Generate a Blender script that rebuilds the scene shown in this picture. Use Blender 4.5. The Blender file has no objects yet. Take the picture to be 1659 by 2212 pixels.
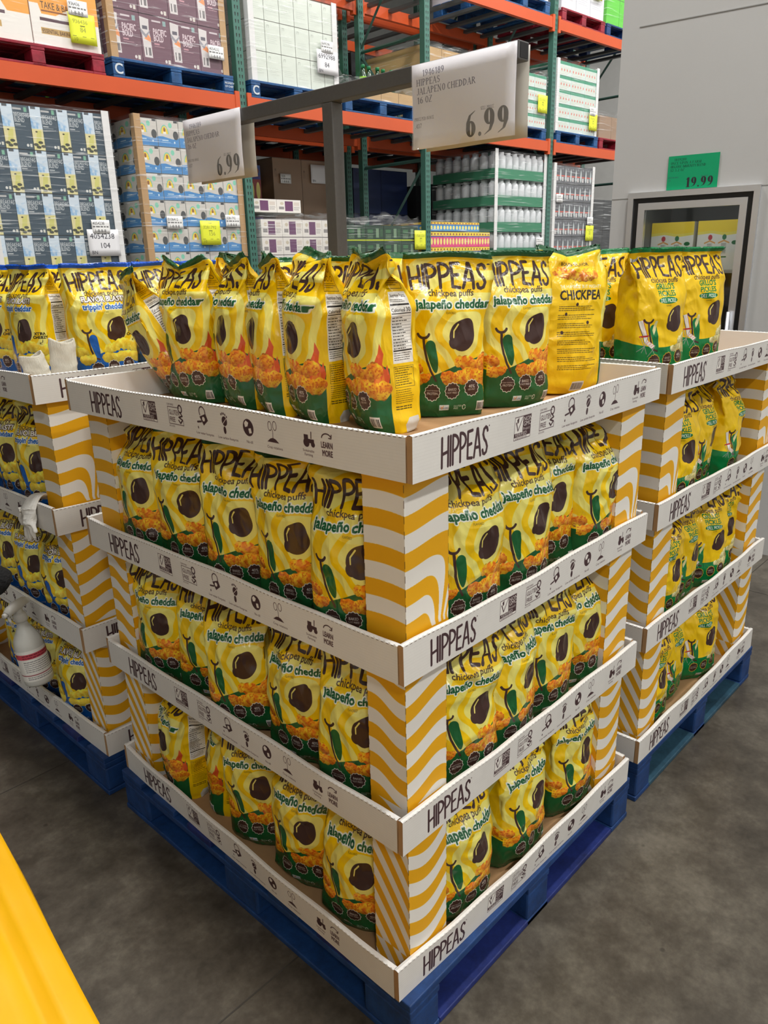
import bpy, bmesh, math, random, os
import numpy as np
from mathutils import Vector, Matrix, noise

C = bpy.context.scene.collection
PI = math.pi

# ------------------------------------------------------------------ camera
CAM = (-0.912, -0.833, 1.654)
YAW, PITCH, ROLL, FPX = 0.7605, 0.3164, -0.0261, 1652.9
cd = bpy.data.cameras.new('camera')
cam = bpy.data.objects.new('camera', cd); C.objects.link(cam)
_f = Vector((math.cos(YAW) * math.cos(PITCH), math.sin(YAW) * math.cos(PITCH), -math.sin(PITCH)))
_r = Vector((math.sin(YAW), -math.cos(YAW), 0)); _u = _r.cross(_f)
_c, _s = math.cos(ROLL), math.sin(ROLL)
_r2 = _c * _r + _s * _u; _u2 = -_s * _r + _c * _u
mw = Matrix(((_r2.x, _u2.x, -_f.x, CAM[0]), (_r2.y, _u2.y, -_f.y, CAM[1]), (_r2.z, _u2.z, -_f.z, CAM[2]), (0, 0, 0, 1)))
cam.matrix_world = mw
cd.sensor_fit = 'HORIZONTAL'; cd.sensor_width = 36.0
cd.lens = 36.0 * FPX / 1659.0
cd.clip_start = 0.02; cd.clip_end = 100
bpy.context.scene.camera = cam

# ------------------------------------------------------------------ light and exposure
sc = bpy.context.scene
sc.view_settings.view_transform = 'Standard'
sc.view_settings.look = 'None'
sc.view_settings.gamma = 1.0
sc.view_settings.use_curve_mapping = False
sc.view_settings.exposure = 0.0
world = bpy.data.worlds.new('world'); sc.world = world; world.use_nodes = True
world.node_tree.nodes['Background'].inputs[0].default_value = (0.80, 0.86, 0.90, 1)
world.node_tree.nodes['Background'].inputs[1].default_value = 0.17
LAMPS = [(-4.5, -5.5)] + [(x, y) for x in (1.0, 6.5, 12.0) for y in (-5.5, -1.2, 3.1)]
LAMP_POWER = 215.0
LAMP_COL = (1.0, 0.985, 0.955)

# ------------------------------------------------------------------ helpers
def lin(c):
    r = []
    for v in c[:3]:
        v = v / 255.0
        r.append(v / 12.92 if v <= 0.04045 else ((v + 0.055) / 1.055) ** 2.4)
    return (r[0], r[1], r[2], 1.0)

_mats = {}
def mat(name, rgb=(200, 200, 200), rough=0.5, metal=0.0, bump=0.0, bscale=40.0, var=0.0, vscale=6.0, spec=0.5, emis=0.0, coat=0.0, detail=6.0, stretch=None):
    if name in _mats: return _mats[name]
    m = bpy.data.materials.new(name); m.use_nodes = True
    nt = m.node_tree; b = nt.nodes['Principled BSDF']
    b.inputs['Base Color'].default_value = lin(rgb)
    b.inputs['Roughness'].default_value = rough
    b.inputs['Metallic'].default_value = metal
    b.inputs['Specular IOR Level'].default_value = spec
    b.inputs['Coat Weight'].default_value = coat
    tc = nt.nodes.new('ShaderNodeTexCoord')
    src = tc.outputs['Object']
    if stretch:
        mp = nt.nodes.new('ShaderNodeMapping'); mp.inputs['Scale'].default_value = stretch
        nt.links.new(src, mp.inputs[0]); src = mp.outputs[0]
    if var > 0:
        n = nt.nodes.new('ShaderNodeTexNoise'); n.inputs['Scale'].default_value = vscale; n.inputs['Detail'].default_value = detail
        nt.links.new(src, n.inputs['Vector'])
        mr = nt.nodes.new('ShaderNodeMapRange'); mr.inputs[1].default_value = 0.3; mr.inputs[2].default_value = 0.7
        mr.inputs[3].default_value = 1 - var; mr.inputs[4].default_value = 1 + var
        nt.links.new(n.outputs['Fac'], mr.inputs[0])
        mx = nt.nodes.new('ShaderNodeVectorMath'); mx.operation = 'SCALE'
        mx.inputs[0].default_value = lin(rgb)[:3]
        nt.links.new(mr.outputs[0], mx.inputs['Scale'])
        nt.links.new(mx.outputs[0], b.inputs['Base Color'])
    if bump > 0:
        n2 = nt.nodes.new('ShaderNodeTexNoise'); n2.inputs['Scale'].default_value = bscale; n2.inputs['Detail'].default_value = 5
        nt.links.new(src, n2.inputs['Vector'])
        bp = nt.nodes.new('ShaderNodeBump'); bp.inputs['Strength'].default_value = bump; bp.inputs['Distance'].default_value = 0.01
        nt.links.new(n2.outputs['Fac'], bp.inputs['Height']); nt.links.new(bp.outputs[0], b.inputs['Normal'])
    if emis > 0:
        b.inputs['Emission Color'].default_value = lin(rgb); b.inputs['Emission Strength'].default_value = emis
    _mats[name] = m
    return m

def img_mat(name, canvas, rough=0.5, bump=0.0, bscale=30.0, spec=0.5, stretch=(1, 1, 1), coat=0.0, crease=0.0):
    if name in _mats: return _mats[name]
    a = np.clip(canvas.a, 0, 255)[::-1] / 255.0
    h, w = a.shape[:2]
    im = bpy.data.images.new(name + '_art', w, h)
    buf = np.ones((h, w, 4), np.float32); buf[..., :3] = a
    im.pixels.foreach_set(buf.ravel()); im.update(); im.pack()
    m = bpy.data.materials.new(name); m.use_nodes = True
    nt = m.node_tree; b = nt.nodes['Principled BSDF']
    b.inputs['Roughness'].default_value = rough; b.inputs['Specular IOR Level'].default_value = spec
    b.inputs['Coat Weight'].default_value = coat
    t = nt.nodes.new('ShaderNodeTexImage'); t.image = im
    nt.links.new(t.outputs[0], b.inputs['Base Color'])
    if bump > 0:
        tc = nt.nodes.new('ShaderNodeTexCoord'); mp = nt.nodes.new('ShaderNodeMapping'); mp.inputs['Scale'].default_value = stretch
        nt.links.new(tc.outputs['Object'], mp.inputs[0])
        n2 = nt.nodes.new('ShaderNodeTexNoise'); n2.inputs['Scale'].default_value = bscale; n2.inputs['Detail'].default_value = 4; n2.inputs['Distortion'].default_value = 0.6
        nt.links.new(mp.outputs[0], n2.inputs['Vector'])
        bp = nt.nodes.new('ShaderNodeBump'); bp.inputs['Strength'].default_value = bump; bp.inputs['Distance'].default_value = 0.01
        hsrc = n2.outputs['Fac']
        if crease > 0:      # sharp film creases: folded noise
            n3 = nt.nodes.new('ShaderNodeTexNoise'); n3.inputs['Scale'].default_value = bscale * .36; n3.inputs['Detail'].default_value = 2; n3.inputs['Distortion'].default_value = 1.2
            nt.links.new(mp.outputs[0], n3.inputs['Vector'])
            s1 = nt.nodes.new('ShaderNodeMath'); s1.operation = 'SUBTRACT'; s1.inputs[1].default_value = .5; nt.links.new(n3.outputs['Fac'], s1.inputs[0])
            s2 = nt.nodes.new('ShaderNodeMath'); s2.operation = 'ABSOLUTE'; nt.links.new(s1.outputs[0], s2.inputs[0])
            s3 = nt.nodes.new('ShaderNodeMath'); s3.operation = 'MULTIPLY_ADD'; s3.inputs[1].default_value = -crease; nt.links.new(s2.outputs[0], s3.inputs[0]); nt.links.new(n2.outputs['Fac'], s3.inputs[2])
            hsrc = s3.outputs[0]
        nt.links.new(hsrc, bp.inputs['Height']); nt.links.new(bp.outputs[0], b.inputs['Normal'])
    _mats[name] = m
    return m

def link(o, parent=None):
    C.objects.link(o)
    if parent: o.parent = parent
    return o

class MB:
    """collects boxes, prisms, tubes into one mesh; UVs in metres mapped by face plane when asked"""
    def __init__(self):
        self.bm = bmesh.new(); self.uv = self.bm.loops.layers.uv.new('uv')
    def face(self, co, mi=0, uv=None, smooth=False):
        vs = [self.bm.verts.new(c) for c in co]
        f = self.bm.faces.new(vs); f.material_index = mi; f.smooth = smooth
        if uv:
            for l, q in zip(f.loops, uv): l[self.uv].uv = q
        return f
    def box(self, lo, hi, mi=0, sides=None, M=None):
        """sides: dict face-> material index; faces 'x-','x+','y-','y+','z-','z+'. uv 0..1 per face"""
        x0, y0, z0 = lo; x1, y1, z1 = hi
        F = {'y-': [(x0, y0, z0), (x1, y0, z0), (x1, y0, z1), (x0, y0, z1)],
             'x+': [(x1, y0, z0), (x1, y1, z0), (x1, y1, z1), (x1, y0, z1)],
             'y+': [(x1, y1, z0), (x0, y1, z0), (x0, y1, z1), (x1, y1, z1)],
             'x-': [(x0, y1, z0), (x0, y0, z0), (x0, y0, z1), (x0, y1, z1)],
             'z+': [(x0, y0, z1), (x1, y0, z1), (x1, y1, z1), (x0, y1, z1)],
             'z-': [(x0, y1, z0), (x1, y1, z0), (x1, y0, z0), (x0, y0, z0)]}
        for k, co in F.items():
            if M is not None: co = [tuple(M @ Vector(c)) for c in co]
            self.face(co, (sides or {}).get(k, mi), [(0, 0), (1, 0), (1, 1), (0, 1)])
        return self
    def tube(self, pts, r, n=10, mi=0, smooth=True, cap=True):
        pts = [Vector(p) for p in pts]; rs = r if isinstance(r, (list, tuple)) else [r] * len(pts)
        rings = []
        for i, p in enumerate(pts):
            d = (pts[min(i + 1, len(pts) - 1)] - pts[max(i - 1, 0)]).normalized()
            a = d.cross(Vector((0, 0, 1)))
            if a.length < 1e-3: a = Vector((1, 0, 0))
            a.normalize(); b = d.cross(a)
            rings.append([self.bm.verts.new(p + (a * math.cos(2 * PI * k / n) + b * math.sin(2 * PI * k / n)) * rs[i]) for k in range(n)])
        for i in range(len(rings) - 1):
            for k in range(n):
                f = self.bm.faces.new((rings[i][k], rings[i][(k + 1) % n], rings[i + 1][(k + 1) % n], rings[i + 1][k])); f.smooth = smooth; f.material_index = mi
        if cap:
            for rg in (rings[0], rings[-1]):
                f = self.bm.faces.new(rg); f.material_index = mi
        return self
    def lathe(self, prof, n=20, mi=0, cx=0, cy=0, smooth=True):
        rings = [[self.bm.verts.new((cx + r * math.cos(2 * PI * k / n), cy + r * math.sin(2 * PI * k / n), z)) for k in range(n)] for r, z in prof]
        for i in range(len(rings) - 1):
            for k in range(n):
                f = self.bm.faces.new((rings[i][k], rings[i][(k + 1) % n], rings[i + 1][(k + 1) % n], rings[i + 1][k])); f.smooth = smooth; f.material_index = mi
        self.bm.faces.new(rings[-1]).material_index = mi; self.bm.faces.new(rings[0][::-1]).material_index = mi
        return self
    def build(self, name, mats, parent=None, bevel=0.0, loc=None):
        me = bpy.data.meshes.new(name)
        bmesh.ops.recalc_face_normals(self.bm, faces=self.bm.faces) if bevel == 'n' else None
        self.bm.to_mesh(me); self.bm.free()
        for m in (mats if isinstance(mats, (list, tuple)) else [mats]): me.materials.append(m)
        o = bpy.data.objects.new(name, me); link(o, parent)
        if loc: o.location = loc
        if isinstance(bevel, float) and bevel > 0:
            # faces of a box are separate: weld first
            w = o.modifiers.new('weld', 'WELD'); w.merge_threshold = 1e-5
            b = o.modifiers.new('bevel', 'BEVEL'); b.width = bevel; b.segments = 2
        return o

def tag(o, label, cat, group=None):
    o['label'] = label; o['category'] = cat
    if group: o['group'] = group
    return o

def empty(name, loc=(0, 0, 0), rz=0, label=None, cat=None, group=None):
    o = bpy.data.objects.new(name, None); C.objects.link(o); o.empty_display_size = 0.05
    o.location = loc; o.rotation_euler = (0, 0, rz)
    if label: tag(o, label, cat, group)
    return o

def structure(o):
    o['kind'] = 'structure'; return o

# ------------------------------------------------------------------ small vector painter (numpy)
_rng = np.random.RandomState(7)
def field(h, w, cell, seed=0, octv=3):
    r = np.random.RandomState(seed); out = np.zeros((h, w)); amp = 1.0; tot = 0
    for o in range(octv):
        c = max(1.0, cell / 2 ** o)
        gh, gw = int(h / c) + 3, int(w / c) + 3
        g = r.rand(gh, gw); ys = np.arange(h) / c; xs = np.arange(w) / c
        yi = ys.astype(int); xi = xs.astype(int); fy = (ys - yi)[:, None]; fx = (xs - xi)[None]
        fy = fy * fy * (3 - 2 * fy); fx = fx * fx * (3 - 2 * fx)
        a = g[yi][:, xi]; b = g[yi][:, xi + 1]; cc = g[yi + 1][:, xi]; d = g[yi + 1][:, xi + 1]
        out += amp * ((a * (1 - fx) + b * fx) * (1 - fy) + (cc * (1 - fx) + d * fx) * fy); tot += amp; amp *= .5
    return out / tot

_tcache = {}
def text_tris(s):
    if s in _tcache: return _tcache[s]
    cu = bpy.data.curves.new('t', 'FONT'); cu.body = s; cu.size = 1.0; cu.resolution_u = 2
    ob = bpy.data.objects.new('t', cu); C.objects.link(ob)
    bpy.context.view_layer.update()
    dg = bpy.context.evaluated_depsgraph_get()
    me = bpy.data.meshes.new_from_object(ob.evaluated_get(dg))
    me.calc_loop_triangles()
    v = np.array([(q.co.x, q.co.y) for q in me.vertices]) if len(me.vertices) else np.zeros((0, 2))
    t = np.array([list(q.vertices) for q in me.loop_triangles]) if len(me.loop_triangles) else np.zeros((0, 3), int)
    bpy.data.objects.remove(ob); bpy.data.curves.remove(cu); bpy.data.meshes.remove(me)
    r = v[t] if len(t) else np.zeros((0, 3, 2))
    _tcache[s] = r
    return r

class Canvas:
    def __init__(self, wm, hm, s, bg=(255, 255, 255)):
        self.s = s; self.w = int(round(wm * s)); self.h = int(round(hm * s))
        self.a = np.ones((self.h, self.w, 3), np.float32) * np.array(bg, np.float32)
    def grid(self):
        y, x = np.mgrid[0:self.h, 0:self.w]
        return (x + .5) / self.s, (y + .5) / self.s
    def blend(self, m, col, x0=0, y0=0):
        h, w = m.shape
        X0, Y0, X1, Y1 = max(0, x0), max(0, y0), min(self.w, x0 + w), min(self.h, y0 + h)
        if X1 <= X0 or Y1 <= Y0: return
        mm = m[Y0 - y0:Y1 - y0, X0 - x0:X1 - x0][..., None]
        col = np.array(col, np.float32)
        if col.ndim == 3: col = col[Y0 - y0:Y1 - y0, X0 - x0:X1 - x0]
        self.a[Y0:Y1, X0:X1] = self.a[Y0:Y1, X0:X1] * (1 - mm) + col * mm
    def polymask(self, contours, ss=2):
        allp = np.concatenate([np.array(c, float) for c in contours]) * self.s
        x0, y0 = np.floor(allp.min(0)).astype(int) - 1; x1, y1 = np.ceil(allp.max(0)).astype(int) + 1
        W, H = (x1 - x0) * ss, (y1 - y0) * ss
        xs = x0 + (np.arange(W) + .5) / ss; ys = y0 + (np.arange(H) + .5) / ss
        ins = np.zeros((H, W), bool)
        for c in contours:
            p = np.array(c, float) * self.s
            for (ax, ay), (bx, by) in zip(p, np.roll(p, -1, 0)):
                if ay == by: continue
                lo, hi = (ay, by) if ay < by else (by, ay)
                i0, i1 = np.searchsorted(ys, [lo, hi])
                if i1 <= i0: continue
                xc = ax + (ys[i0:i1] - ay) * (bx - ax) / (by - ay)
                ins[i0:i1] ^= xs[None] < xc[:, None]
        m = ins.reshape(y1 - y0, ss, x1 - x0, ss).mean((1, 3))
        return m, x0, y0
    def poly(self, pts, col, alpha=1.0):
        m, x0, y0 = self.polymask([pts]); self.blend(m * alpha, col, x0, y0)
    def rect(self, x0, y0, x1, y1, col, alpha=1.0):
        self.poly([(x0, y0), (x1, y0), (x1, y1), (x0, y1)], col, alpha)
    def stroke(self, pts, wd, col, w2=None):
        """round polyline; wd may taper linearly to w2"""
        p = np.array(pts, float) * self.s; r = wd * self.s / 2; r2 = r if w2 is None else w2 * self.s / 2
        rm = max(r, r2) + 2
        x0, y0 = np.floor(p.min(0) - rm).astype(int); x1, y1 = np.ceil(p.max(0) + rm).astype(int)
        if x1 - x0 > 6000 or y1 - y0 > 6000: return
        Y, X = np.mgrid[y0:y1, x0:x1] + .5
        best = np.full(X.shape, -1e9); n = len(p) - 1
        for i in range(n):
            a, b = p[i], p[i + 1]; d = b - a; L2 = max(d @ d, 1e-9)
            t = np.clip(((X - a[0]) * d[0] + (Y - a[1]) * d[1]) / L2, 0, 1)
            dist = np.hypot(X - a[0] - t * d[0], Y - a[1] - t * d[1])
            rr = r + (r2 - r) * (i + t) / n
            best = np.maximum(best, rr - dist)
        self.blend(np.clip(best + .5, 0, 1), col, x0, y0)
    def circ(self, cx, cy, r, col, ry=None):
        ry = ry or r
        self.poly([(cx + r * math.cos(a), cy + ry * math.sin(a)) for a in np.linspace(0, 2 * PI, 40, endpoint=False)], col)
    def textmask(self, s, x, y, size, wide=1.0, bold=0.0, anchor='l', ang=0.0, arc=0.0, slant=0.0):
        T = text_tris(s)
        if not len(T): return None
        T = T.copy(); T[..., 0] += slant * T[..., 1]
        w = T[..., 0].max() * wide * size
        P = np.empty_like(T); P[..., 0] = T[..., 0] * size * wide; P[..., 1] = -T[..., 1] * size
        if anchor == 'c': P[..., 0] -= w / 2
        if anchor == 'r': P[..., 0] -= w
        if arc: P[..., 1] += arc * (P[..., 0]) ** 2
        ca, sa = math.cos(ang), math.sin(ang)
        X = P[..., 0] * ca - P[..., 1] * sa + x; Yy = P[..., 0] * sa + P[..., 1] * ca + y
        X = X * self.s; Yy = Yy * self.s
        pad = int(bold * self.s) + 3
        x0, y0 = int(X.min()) - pad, int(Yy.min()) - pad; x1, y1 = int(X.max()) + pad + 1, int(Yy.max()) + pad + 1
        ss = 3 if size * self.s < 60 else 2
        m = np.zeros(((y1 - y0) * ss, (x1 - x0) * ss), bool)
        X = (X - x0) * ss - .5; Yy = (Yy - y0) * ss - .5
        for k in range(len(X)):
            ax, bx, cx = X[k]; ay, by, cy = Yy[k]
            i0, i1 = max(0, int(min(ay, by, cy))), int(max(ay, by, cy)) + 2
            j0, j1 = max(0, int(min(ax, bx, cx))), int(max(ax, bx, cx)) + 2
            gy = np.arange(i0, i1)[:, None]; gx = np.arange(j0, j1)[None]
            d = (bx - ax) * (cy - ay) - (by - ay) * (cx - ax)
            if abs(d) < 1e-9: continue
            e = 1e-6
            w0 = ((bx - gx) * (cy - gy) - (by - gy) * (cx - gx)) / d
            w1 = ((cx - gx) * (ay - gy) - (cy - gy) * (ax - gx)) / d
            ok = (w0 >= -e) & (w1 >= -e) & (w0 + w1 <= 1 + e)
            v = m[i0:i1, j0:j1]; v |= ok[:v.shape[0], :v.shape[1]]
        mm = m.reshape(y1 - y0, ss, x1 - x0, ss).mean((1, 3))
        if bold > 0: mm = dilate(mm, bold * self.s)
        return mm, x0, y0
    def text(self, s, x, y, size, col, wide=1.0, bold=0.0, anchor='l', ang=0.0, outline=None, ow=0.0, arc=0.0, slant=0.0):
        if outline is not None:
            r = self.textmask(s, x, y, size, wide, bold + ow, anchor, ang, arc, slant)
            if r: self.blend(r[0], outline, r[1], r[2])
        r = self.textmask(s, x, y, size, wide, bold, anchor, ang, arc, slant)
        if r: self.blend(r[0], col, r[1], r[2])
    def lines(self, x0, y0, x1, n, dy, th, col, seed=1, jag=0.3):
        """rows of print too small to read"""
        r = random.Random(seed)
        for i in range(n):
            y = y0 + i * dy; x = x0; end = x1 - r.random() * jag * (x1 - x0)
            while x < end:
                w = th * r.uniform(1.2, 5)
                self.rect(x, y, min(x + w, end), y + th, col, 0.8); x += w + th * 0.6

def dilate(m, r):
    R = int(math.ceil(r)); out = m.copy(); H, W = m.shape
    for dy in range(-R, R + 1):
        for dx in range(-R, R + 1):
            d = math.hypot(dx, dy)
            if d > r + .5 or (dx == 0 and dy == 0): continue
            k = min(1.0, r + .5 - d)
            y0, y1 = max(0, dy), min(H, H + dy); x0, x1 = max(0, dx), min(W, W + dx)
            v = out[y0:y1, x0:x1]; np.maximum(v, m[y0 - dy:y1 - dy, x0 - dx:x1 - dx] * k, out=v)
    return out

def arcpts(cx, cy, rx, ry, a0, a1, n=14):
    return [(cx + rx * math.cos(math.radians(a)), cy + ry * math.sin(math.radians(a))) for a in np.linspace(a0, a1, n)]

# word mark: tall rounded strokes
def wordmark(cv, x, y, w, h, st, col, wob=0.0, arc=0.0):
    """letters in a w x h box whose lower left corner is x,y (y down)"""
    L = [('H', .13), ('I', .02), ('P', .12), ('P', .12), ('E', .105), ('A', .145), ('S', .115)]
    gap = (1 - sum(q[1] for q in L)) / (len(L) - 1)
    px = 0.0
    for i, (ch, lw) in enumerate(L):
        H0 = 0.90 + (0.10 * i / 6 if wob else 0.10); sl = 0.03 * (i % 2) * wob
        def P(u, v):
            X = px + u * lw
            yy = v * H0
            q = (X - .5) * 2
            return (x + X * w + sl * v * w * .3, y - yy * h - arc * (1 - q * q) * h)
        S = []
        if ch == 'H': S = [[(0, 0), (0, 1)], [(1, 0), (1, 1)], [(0, .45), (1, .5)]]
        if ch == 'I': S = [[(.5, 0), (.5, 1)]]
        if ch == 'P': S = [[(0, 0), (0, .97)], [(0, 1)] + [(.1 + .9 * math.sin(a), .73 + .27 * math.cos(a)) for a in np.linspace(0, PI, 9)] + [(0, .45)]]
        if ch == 'E': S = [[(1, 1), (.05, .98), (0, .04), (.95, 0)], [(0, .5), (.8, .53)]]
        if ch == 'A': S = [[(0, 0), (.45, 1), (.55, 1), (1, 0)], [(.2, .33), (.82, .33)]]
        if ch == 'S': S = [[(.95, .85), (.85, .95), (.6, 1.0), (.25, .93), (.1, .75), (.3, .58), (.7, .44), (.95, .25), (.8, .06), (.5, 0), (.2, .03), (.05, .17)]]
        for s_ in S: cv.stroke([P(*q) for q in s_], st, col)
        px += lw + gap
    cv.circ(x + w * 1.03, y - h * (1.0 + (0.02)), st * .25, col)

# serif capitals and figures for the price cards: stems, hairlines and bowls
def serif(cv, s, x, y, h, col, bold=0.13, wide=0.62):
    hair = h * 0.052; st = h * bold * 1.35
    for ch in s:
        w = wide * h
        def V(u, a=0, b=1, serifs=(1, 1)):
            cv.rect(x + u * w - st / 2, y - b * h, x + u * w + st / 2, y - a * h, col)
            if serifs[0]: cv.rect(x + u * w - st * .95, y - a * h - hair, x + u * w + st * .95, y - a * h, col)
            if serifs[1]: cv.rect(x + u * w - st * .95, y - b * h, x + u * w + st * .95, y - b * h + hair, col)
        def D(p, q, t): cv.stroke([(x + p[0] * w, y - p[1] * h), (x + q[0] * w, y - q[1] * h)], t, col)
        def Hh(u0, u1, v): cv.rect(x + u0 * w, y - v * h - hair / 2, x + u1 * w, y - v * h + hair / 2, col)
        def B(cx, cy, rx, ry, t=st, a0=0, a1=360, inner=None):
            n = 40
            def ring(rx_, ry_): return [(x + (cx + rx_ * math.cos(math.radians(a))) * w, y - (cy + ry_ * math.sin(math.radians(a))) * h) for a in np.linspace(a0, a1, n)]
            o = ring(rx, ry); i = ring(rx - t / w, ry - hair * 1.3 / h)
            if abs(a1 - a0) >= 360:
                m, X0, Y0 = cv.polymask([o, i]); cv.blend(m, col, X0, Y0)
            else: cv.poly(o + i[::-1], col)
        adv = w
        if ch == ' ': adv = .45 * w
        elif ch == '.': cv.circ(x + .18 * w, y - .07 * h, .085 * h, col); adv = .42 * w
        elif ch == "'": V(.15, .7, 1, (0, 0)); adv = .4 * w
        elif ch == '0' or ch == 'O': B(.5, .5, .42, .5); adv = w * 1.0
        elif ch == '1': V(.45, 0, .98, (1, 0)); D((.2, .8), (.42, .96), hair * 1.5); adv = w * .8
        elif ch == '2': B(.45, .7, .36, .3, a0=160, a1=-35); D((.72, .52), (.12, .06), hair * 2); cv.rect(x + .1 * w, y - .11 * h, x + .85 * w, y, col)
        elif ch == '3': B(.42, .75, .32, .25, a0=150, a1=-90); B(.42, .27, .38, .28, a0=90, a1=-150)
        elif ch == '4': V(.65, 0, 1, (1, 0)); D((.62, .97), (.08, .33), hair * 1.4); Hh(.05, .9, .3)
        elif ch == '5': B(.42, .32, .4, .32, a0=120, a1=-150); Hh(.25, .8, .97); D((.25, .97), (.22, .55), hair * 1.3)
        elif ch == '6': B(.47, .31, .4, .31); cv.poly([(x + (.07 + .02) * w, y - .3 * h), (x + .09 * w, y - .55 * h), (x + .32 * w, y - .84 * h), (x + .85 * w, y - 1.0 * h), (x + .83 * w, y - .97 * h), (x + .5 * w, y - .82 * h), (x + (.12 + bold / wide) * w, y - .55 * h), (x + (.08 + bold / wide) * w, y - .3 * h)], col)
        elif ch == '7': cv.rect(x + .08 * w, y - h, x + .9 * w, y - .89 * h, col); D((.85, .93), (.35, .02), st * .8)
        elif ch == '8': B(.47, .74, .33, .26); B(.47, .27, .4, .28)
        elif ch == '9': B(.47, .69, .4, .31); cv.poly([(x + (.94 - .07) * w, y - .7 * h), (x + .85 * w, y - .45 * h), (x + .62 * w, y - .16 * h), (x + .09 * w, y - .0 * h), (x + .11 * w, y - .03 * h), (x + .44 * w, y - .18 * h), (x + (.82 - bold / wide) * w, y - .45 * h), (x + (.86 - bold / wide) * w, y - .7 * h)], col)
        elif ch == 'H': V(.15); V(.85); Hh(.15, .85, .5); adv = w * 1.12
        elif ch == 'I': V(.25); adv = w * .55
        elif ch == 'P' or ch == 'R':
            V(.18); B(.2, .74, .6, .26, a0=90, a1=-90)
            if ch == 'R': D((.45, .47), (.9, .03), st * .8)
            adv = w * (.95 if ch == 'P' else 1.05)
        elif ch == 'B': V(.18); B(.2, .76, .5, .24, a0=90, a1=-90); B(.2, .27, .6, .27, a0=90, a1=-90)
        elif ch == 'D': V(.18); B(.2, .5, .72, .5, a0=90, a1=-90); adv = w * 1.1
        elif ch == 'E' or ch == 'F':
            V(.18); Hh(.18, .8, .98); Hh(.18, .65, .5); D((.8, .98), (.8, .85), hair)
            if ch == 'E': Hh(.18, .85, .02); D((.85, .02), (.85, .17), hair)
            adv = w * .95
        elif ch == 'L': V(.18); Hh(.18, .82, .02); D((.82, .02), (.82, .18), hair); adv = w * .92
        elif ch == 'A': D((.08, .0), (.5, 1), hair * 1.2); D((.5, .97), (.88, .03), st * .9); Hh(.25, .72, .35); Hh(0, .22, .015); Hh(.7, 1.05, .015); adv = w * 1.12
        elif ch == 'N': V(.15, serifs=(1, 0)) if False else D((.15, 0), (.15, 1), hair * 1.3); D((.15, .97), (.85, .03), st * .9); D((.85, 0), (.85, 1), hair * 1.3); Hh(0, .3, .015); Hh(.7, 1, .985); adv = w * 1.15
        elif ch == 'M': D((.12, 0), (.15, 1), hair * 1.3); D((.15, .97), (.55, .03), st * .8); D((.55, .03), (.95, 1), hair * 1.3); V(1.0); adv = w * 1.35
        elif ch == 'S': B(.42, .76, .32, .24, t=st * .8, a0=20, a1=230); B(.42, .26, .34, .26, t=st * .8, a0=60, a1=-160); D((.2, .6), (.7, .4), st * .7); adv = w * .85
        elif ch == 'J': V(.5, .2, 1, (0, 1)); B(.28, .2, .3, .2, t=st * .6, a0=0, a1=-150); adv = w * .75
        elif ch in 'CGU' and ch != 'U':
            B(.52, .5, .45, .5, a0=45, a1=315)
            if ch == 'G': V(.85, .08, .42, (0, 1))
            adv = w * 1.05
        elif ch == 'U': V(.18, .3, 1, (0, 1)); B(.5, .3, .36, .3, a0=180, a1=360); D((.84, .3), (.84, 1), hair * 1.3); adv = w * 1.1
        elif ch == 'T': V(.5, 0, 1, (1, 0)); Hh(.05, .95, .98); adv = w * 1.02
        elif ch == 'Z': Hh(.1, .85, .98); D((.82, .96), (.12, .04), st * .9); Hh(.1, .88, .02); adv = w * .98
        elif ch == 'Y': D((.05, .98), (.5, .5), st * .8); D((.95, .98), (.5, .5), hair * 1.3); V(.5, 0, .5, (1, 0)); adv = w * 1.05
        elif ch == 'W': D((.02, 1), (.3, 0), st * .8); D((.3, 0), (.6, .9), hair); D((.6, .9), (.85, 0), st * .8); D((.85, 0), (1.15, 1), hair); adv = w * 1.3
        x += adv + h * 0.02
    return x

# ------------------------------------------------------------------ chip bag artwork
BW, BG = 0.20, 0.11             # panel width, gusset width
PER = 2 * (BW + BG); BH = 0.385  # perimeter, height
BROWN = (66, 44, 40)

def paint_puffs(cv, blobs, cols, seed):
    h, w = cv.h, cv.w
    f1 = field(h, w, 22, seed, 3)[..., None]; f2 = field(h, w, 7, seed + 1, 2)[..., None]
    c0, c1, c2 = [np.array(q, float) for q in cols]
    tex = c0 * (1 - f1) + c1 * f1
    f1 = np.clip((f1 - .5) * 1.8 + .5, 0, 1); tex = c0 * (1 - f1) + c1 * f1; k = np.clip((f2 - .55) * 6, 0, 1); tex = tex * (1 - k * .7) + c2 * k * .7
    for (cx, cy, ln, wd, ang, bend) in blobs:
        top, bot = [], []; n = 18
        for i in range(n + 1):
            t = i / n * 2 - 1; r = math.sqrt(max(0, 1 - abs(t) ** 4))
            wv = 1 + .12 * math.sin(5 * t + cx * 90)
            X = t * ln / 2; Yc = bend * (t * t - .4)
            for arr, sg in ((top, -1), (bot, 1)):
                yy = Yc + sg * r * wd / 2 * (wv + .10 * math.sin(13 * t + cy * 300 + sg * 2))
                a = math.radians(ang)
                arr.append((cx + X * math.cos(a) - yy * math.sin(a), cy + X * math.sin(a) + yy * math.cos(a)))
        pts = top + bot[::-1]
        m, x0, y0 = cv.polymask([pts])
        H_, W_ = m.shape
        yy = np.clip(np.arange(y0, y0 + H_), 0, h - 1); xx = np.clip(np.arange(x0, x0 + W_), 0, w - 1)
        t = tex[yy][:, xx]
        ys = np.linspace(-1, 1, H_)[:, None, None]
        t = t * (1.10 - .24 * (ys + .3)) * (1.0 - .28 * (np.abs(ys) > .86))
        cv.blend(m, t, x0, y0)

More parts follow.
